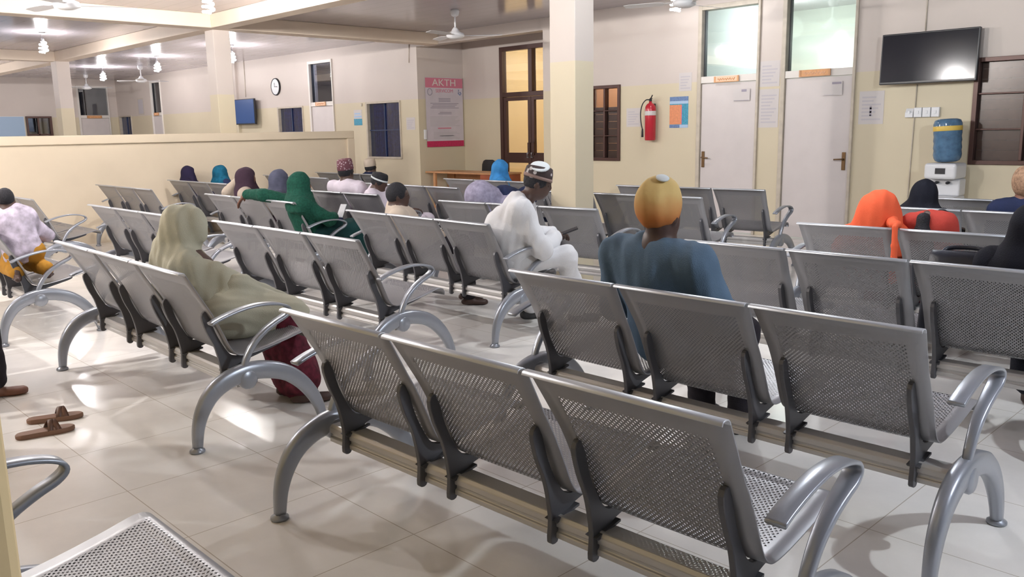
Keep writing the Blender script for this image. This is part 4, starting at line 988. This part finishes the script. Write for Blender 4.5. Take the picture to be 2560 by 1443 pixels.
# --- woman in beige (bench E)
r_, q = person('woman wrapped in a long beige hijab over a maroon dress', (-4.12, 1.94, .475), (-4.30, 1.85, .91), -25, None, None, 'skirt', W_['maroon'], None, None, s=.95, h=.013, shoulders=.115, girth=.62, hup=(0, .15, 1),
              knees=[(-4.09, 2.16, .44), (-3.91, 2.15, .44)], feet=[(-4.02, 2.22, .07), (-3.84, 2.20, .07)], elbows=[(-4.28, 1.96, .62), (-4.02, 1.97, .62)], hands=[(-4.15, 2.10, .55), (-4.06, 2.10, .55)], folds=.006)
hd, nk, O = q['head'], q['neck'], q['O']; A2 = q['A2']
pr = [('e', hd+V3(0, -.012, .016), (.092, .116, .114), A2, .02), ('c', hd-V3(0, .015, .05), nk+V3(0, 0, -.03), .088, .108, .03),
      ('c', nk-V3(0, 0, .03), q['sh'][0]-V3(0, 0, .035), .092, .088, .04), ('c', nk-V3(0, 0, .03), q['sh'][1]-V3(0, 0, .035), .092, .088, .04),
      ('c', nk-V3(0, 0, .08), V3(-4.13, 1.92, .54), .090, .118, .05), ('c', q['sh'][1]-V3(0, 0, .04), V3(-4.01, 1.92, .52), .075, .095, .04), ('c', q['sh'][0]-V3(0, 0, .04), V3(-4.28, 1.92, .52), .075, .090, .04),
      *[('c', q['sh'][i]-V3(0, 0, .01), V3(*e), .080, .070, .03) for i, e in enumerate(((-4.28, 1.96, .62), (-4.02, 1.97, .62)))],
      ('c', hd+V3(-.02, -.03, .02), V3(-4.45, 1.75, .74), .075, .030, .02), ('c', hd+V3(-.01, -.05, -.01), V3(-4.37, 1.72, .74), .075, .036, .02), ('c', V3(-4.46, 1.75, .76), V3(-4.48, 1.76, .56), .030, .045, .02), ('c', V3(-4.37, 1.725, .76), V3(-4.38, 1.75, .56), .035, .05, .02),
      ('cut', hd+V3(.06, .120, -.02), (.058, .062, .080), A2)]
blob('hijab', pr, W_['beige'], r_, .0115, .006, (.0095, 44, 2.2, nrm(V3(-.12, -.12, 1))), origin=O)
pr = [('c', V3(-4.20, 1.90, .50), V3(-3.99, 1.91, .49), .135, .125, .04), ('c', V3(-4.20, 1.96, .50), V3(-4.08, 2.19, .46), .110, .098, .04), ('c', V3(-4.0, 1.96, .50), V3(-3.91, 2.18, .46), .112, .098, .04),
      ('c', V3(-4.28, 1.96, .62), V3(-4.15, 2.12, .55), .070, .065, .04), ('c', V3(-4.02, 1.97, .62), V3(-4.05, 2.12, .55), .068, .065, .04), ('plane', V3(0, 0, .40), V3(0, 0, -1))]
blob('hijab_hem', pr, W_['beige'], r_, .0115, .010, (.008, 48, 1.2, nrm(V3(.25, 1, -.25))), origin=O)
M['pale_sandal'] = mat('pale_sandal', (.5, .47, .42), .5)
for k, x in ((0, -3.72), (1, -3.56)):
    o = make_sandal('sandal', 'pale_sandal', 'pale_sandal', .22); o.location = (x, 2.52-.04*k, 0); o.rotation_euler = (0, 0, -.5); tag(o, 'pale open sandal by the feet of the beige-hijab woman, %s of the pair' % ('farther left' if k == 0 else 'farther right'), 'sandal', 'pale sandals by the maroon dress')
# --- boy kneeling on bench F
r_, q = person('small boy in a purple and white shirt and mustard trousers kneeling on the seat', (-6.74, 1.72, .585), (-6.80, 1.66, .965), 75, 'long', W_['shirtboy'], leg_mat=W_['mustard'], wear='hair', wear_mat=HAIR, s=.70, h=.012, shoulders=.155,
              knees=[(-6.98, 1.66, .47), (-6.98, 1.82, .475)], feet=[(-6.58, 1.62, .475), (-6.60, 1.82, .475)], elbows=[(-6.92, 1.62, .70), (-6.86, 1.92, .68)], hands=[(-7.0, 1.68, .66), (-7.04, 1.84, .64)], sleeve=.5)
# --- woman in green (bench I)
r_, q = person('woman in a green hijab and knitted top stretching her arm along the bench back', (-6.90, 4.16, SZ), (-6.90, 4.06, .925), -22, 'long', W_['green'], 'skirt', W_['darkgreen'], 'hijab', W_['green'], s=.95, h=.013, shoulders=.17, cape=.10,
              shn=(-6.88, 4.02, .80), elbows=[(-7.26, 3.885, .835), (-6.66, 4.20, .62)], hands=[(-7.55, 3.86, .830), (-6.84, 4.36, .62)], hdir=[(-.55, -.55, -.8), None], hcurl=.25, skin=SKIN2, knees=[(-6.88, 4.56, .47), (-6.70, 4.52, .48)], feet=[(-6.85, 4.58, .08), (-6.66, 4.56, .08)])
ph = MB().box(-.035, .035, -.07, .07, -.004, .004).build('phone', M['white_plastic'], None, bevel=.003); ph.location = (-6.86, 4.46, .665); ph.rotation_euler = (1.0, 0, .3); tag(ph, 'pale phone held up by the woman in green', 'phone')
# --- smaller figures: label, hip, head, facing, keyword arguments
def sitter(label, x, y, zh, face=0, dx=0, dy=.17, **k):
    return person(label, (x-dx, y+dy, SZ), (x, y, zh), face, **k)
sitter('woman in a teal headscarf sitting against the half-height wall', -10.85, 5.21, .89, 0, h=.02, wear='hijab', wear_mat=W_['teal'], top='long', top_mat=W_['navy'], legs='skirt', leg_mat=W_['navy'], cape=.06, s=.85)
sitter('person in a dark purple headscarf, leftmost head by the half-height wall', -11.66, 5.13, .875, -25, h=.02, wear='hijab', wear_mat=W_['purple'], top='long', top_mat=W_['purple'], legs='skirt', leg_mat=W_['navy'], cape=.06, s=.80)
sitter('woman in a brown headscarf resting her head on her raised pale sleeve', -8.20, 4.21, .945, -35, h=.016, wear='hijab', wear_mat=W_['brown'], top='long', top_mat=W_['cream'], legs='skirt', leg_mat=W_['brown'], cape=.14, elbows=[(-8.42, 4.10, .80), (-8.0, 4.3, .62)], hands=[(-8.27, 4.16, .93), (-8.1, 4.45, .58)], skin=SKIN2, s=.88)
sitter('woman in a grey-blue headscarf just left of the green hijab', -7.55, 4.22, .94, -30, h=.016, wear='hijab', wear_mat=W_['grey'], top='long', top_mat=W_['grey'], legs='skirt', leg_mat=W_['navy'], cape=.16, s=.86)
sitter('man in a white shirt and tall maroon patterned cap', -7.75, 5.12, .975, 10, h=.016, wear='tallcap', wear_mat=CAPPINK, top='long', top_mat=W_['pinkwhite'], leg_mat=W_['pinkwhite'], shoulders=.21)
sitter('man in a white shirt with a white cap band, head bent beside the maroon cap', -7.22, 5.16, .885, -55, h=.016, dx=.04, wear='prayercap', wear_mat=HAIR, tail=CAPWHT, top='long', top_mat=W_['pinkwhite'], leg_mat=W_['pinkwhite'], hup=(.35, .2, 1), s=.86)
sitter('man in a pale round cap by the end of the half-height wall', -10.62, 7.45, .865, 0, h=.02, wear='tallcap', wear_mat=W_['cream'], top='long', top_mat=W_['navy'], leg_mat=W_['dark'])
sitter('youth with short black hair and cream collar, seen from behind', -5.40, 4.03, .895, -35, h=.014, wear='hair', wear_mat=HAIR, top='long', top_mat=W_['cream'], leg_mat=W_['dark'], s=.90)
sitter('woman in a bright blue hijab before the brown double door', -7.66, 7.30, .915, -40, h=.018, wear='hijab', wear_mat=W_['sky'], top='long', top_mat=W_['sky'], legs='skirt', leg_mat=W_['navy'], cape=.22)
person('stooped figure in lilac checked cloth, head bowed out of sight', (-5.52, 5.06, SZ), (-5.46, 5.52, .77), -10, 'long', W_['lilac'], 'skirt', W_['navy'], 'hijab', W_['navy'], shn=(-5.50, 5.30, .80), back=(-5.55, 5.04, .82), hup=(0, .9, .5), s=.92, h=.016, cape=.06)
r_, q = sitter('woman in a bright orange hijab with its tail hanging over the bench back', -2.15, 5.22, .862, 12, h=.014, wear=None, top='long', top_mat=W_['orange'], legs='skirt', leg_mat=W_['maroon'], s=.92)
hd, O, A2 = q['head'], q['O'], q['A2']
pr = [('e', hd+V3(0, 0, .012), (.098, .115, .116), A2, .04), ('c', hd-V3(0, .01, .02), q['neck']-V3(0, 0, .02), .092, .105, .05), ('c', hd-V3(.03, 0, .06), q['sh'][0]-V3(.06, 0, .09), .08, .055, .08), ('c', hd+V3(.03, 0, -.06), q['sh'][1]+V3(-.01, 0, -.08), .08, .07, .08),
      ('e', q['neck']-V3(0, -.02, .10), (.17, .105, .13), A2, .05), ('cut', hd+q['F']*.13, (.062, .06, .085), A2), ('plane', V3(0, 0, .60), V3(0, 0, -1))]
blob('hijab', pr, W_['orange'], r_, .012, .006, (.006, 40, 1.1, V3(0, .1, 1)), origin=O)
pr = [('c', hd+V3(.085, -.02, -.05), V3(-1.985, 5.06, .80), .040, .026, .02), ('c', V3(-1.985, 5.06, .80), V3(-1.945, 4.99, .812), .026, .018, .02), ('c', V3(-1.945, 4.99, .812), V3(-1.925, 4.915, .805), .018, .015, .02), ('c', V3(-1.925, 4.913, .803), V3(-1.92, 4.905, .70), .015, .018, .01), ('c', V3(-1.92, 4.905, .70), V3(-1.915, 4.905, .50), .018, .024, .01)]
blob('hijab_tail', pr, W_['orange'], r_, .009, 0, (.003, 80, .5, V3(0, 0, 1)), origin=O)
r_, q = person('small figure in a red shirt stooping beside the orange hijab, dark hair down the back', (-1.83, 5.32, SZ), (-1.87, 5.46, .80), 0, 'long', W_['red'], 'trousers', W_['dark'], 'hair', HAIR, shn=(-1.88, 5.28, .83), hup=(0, .8, .6), s=.60, h=.012, shoulders=.17)
blob('hair_braid', [('c', q['head']-V3(0, .04, -.01), V3(-1.885, 5.22, .83), .05, .03, .03), ('c', V3(-1.885, 5.215, .83), V3(-1.88, 5.195, .70), .03, .055, .03), ('c', V3(-1.88, 5.20, .72), V3(-1.875, 5.20, .62), .055, .07, .03)], HAIR, r_, .01, origin=q['O'])
sitter('person with a black-covered bowed head, between the orange hijab and the dispenser', -2.35, 6.50, .862, -20, h=.014, wear='hijab', wear_mat=W_['black'], top='long', top_mat=W_['black'], leg_mat=W_['dark'], cape=.10)
sitter('person in a sandy knitted cap and dark clothes at the right edge', -1.70, 6.50, .945, 5, h=.014, wear='beanie', wear_mat=W_['sandy'], top='long', top_mat=W_['navy'], leg_mat=W_['dark'], skin=SKIN2)
sitter('person in black clothes at the right edge beside the handbag', -1.02, 4.10, .93, 0, h=.014, wear='hijab', wear_mat=W_['black'], top='long', top_mat=W_['black'], legs='skirt', leg_mat=W_['black'], cape=.2, s=.95)
# --- person mostly hidden by the yellow pillar: foot and dark trouser leg show
r_, q = person('person in dark trousers, only a foot showing past the yellow pillar', (-5.45, .74, SZ), (-5.45, .66, 1.05), 0, 'long', W_['dark'], leg_mat=W_['dark'], wear='hair', wear_mat=HAIR, skin=SKIN2, s=.92, h=.013, knees=[(-5.55, 1.10, .46), (-5.26, 1.10, .46)], feet=[(-5.50, 1.05, .075), (-5.17, 1.10, .075)])
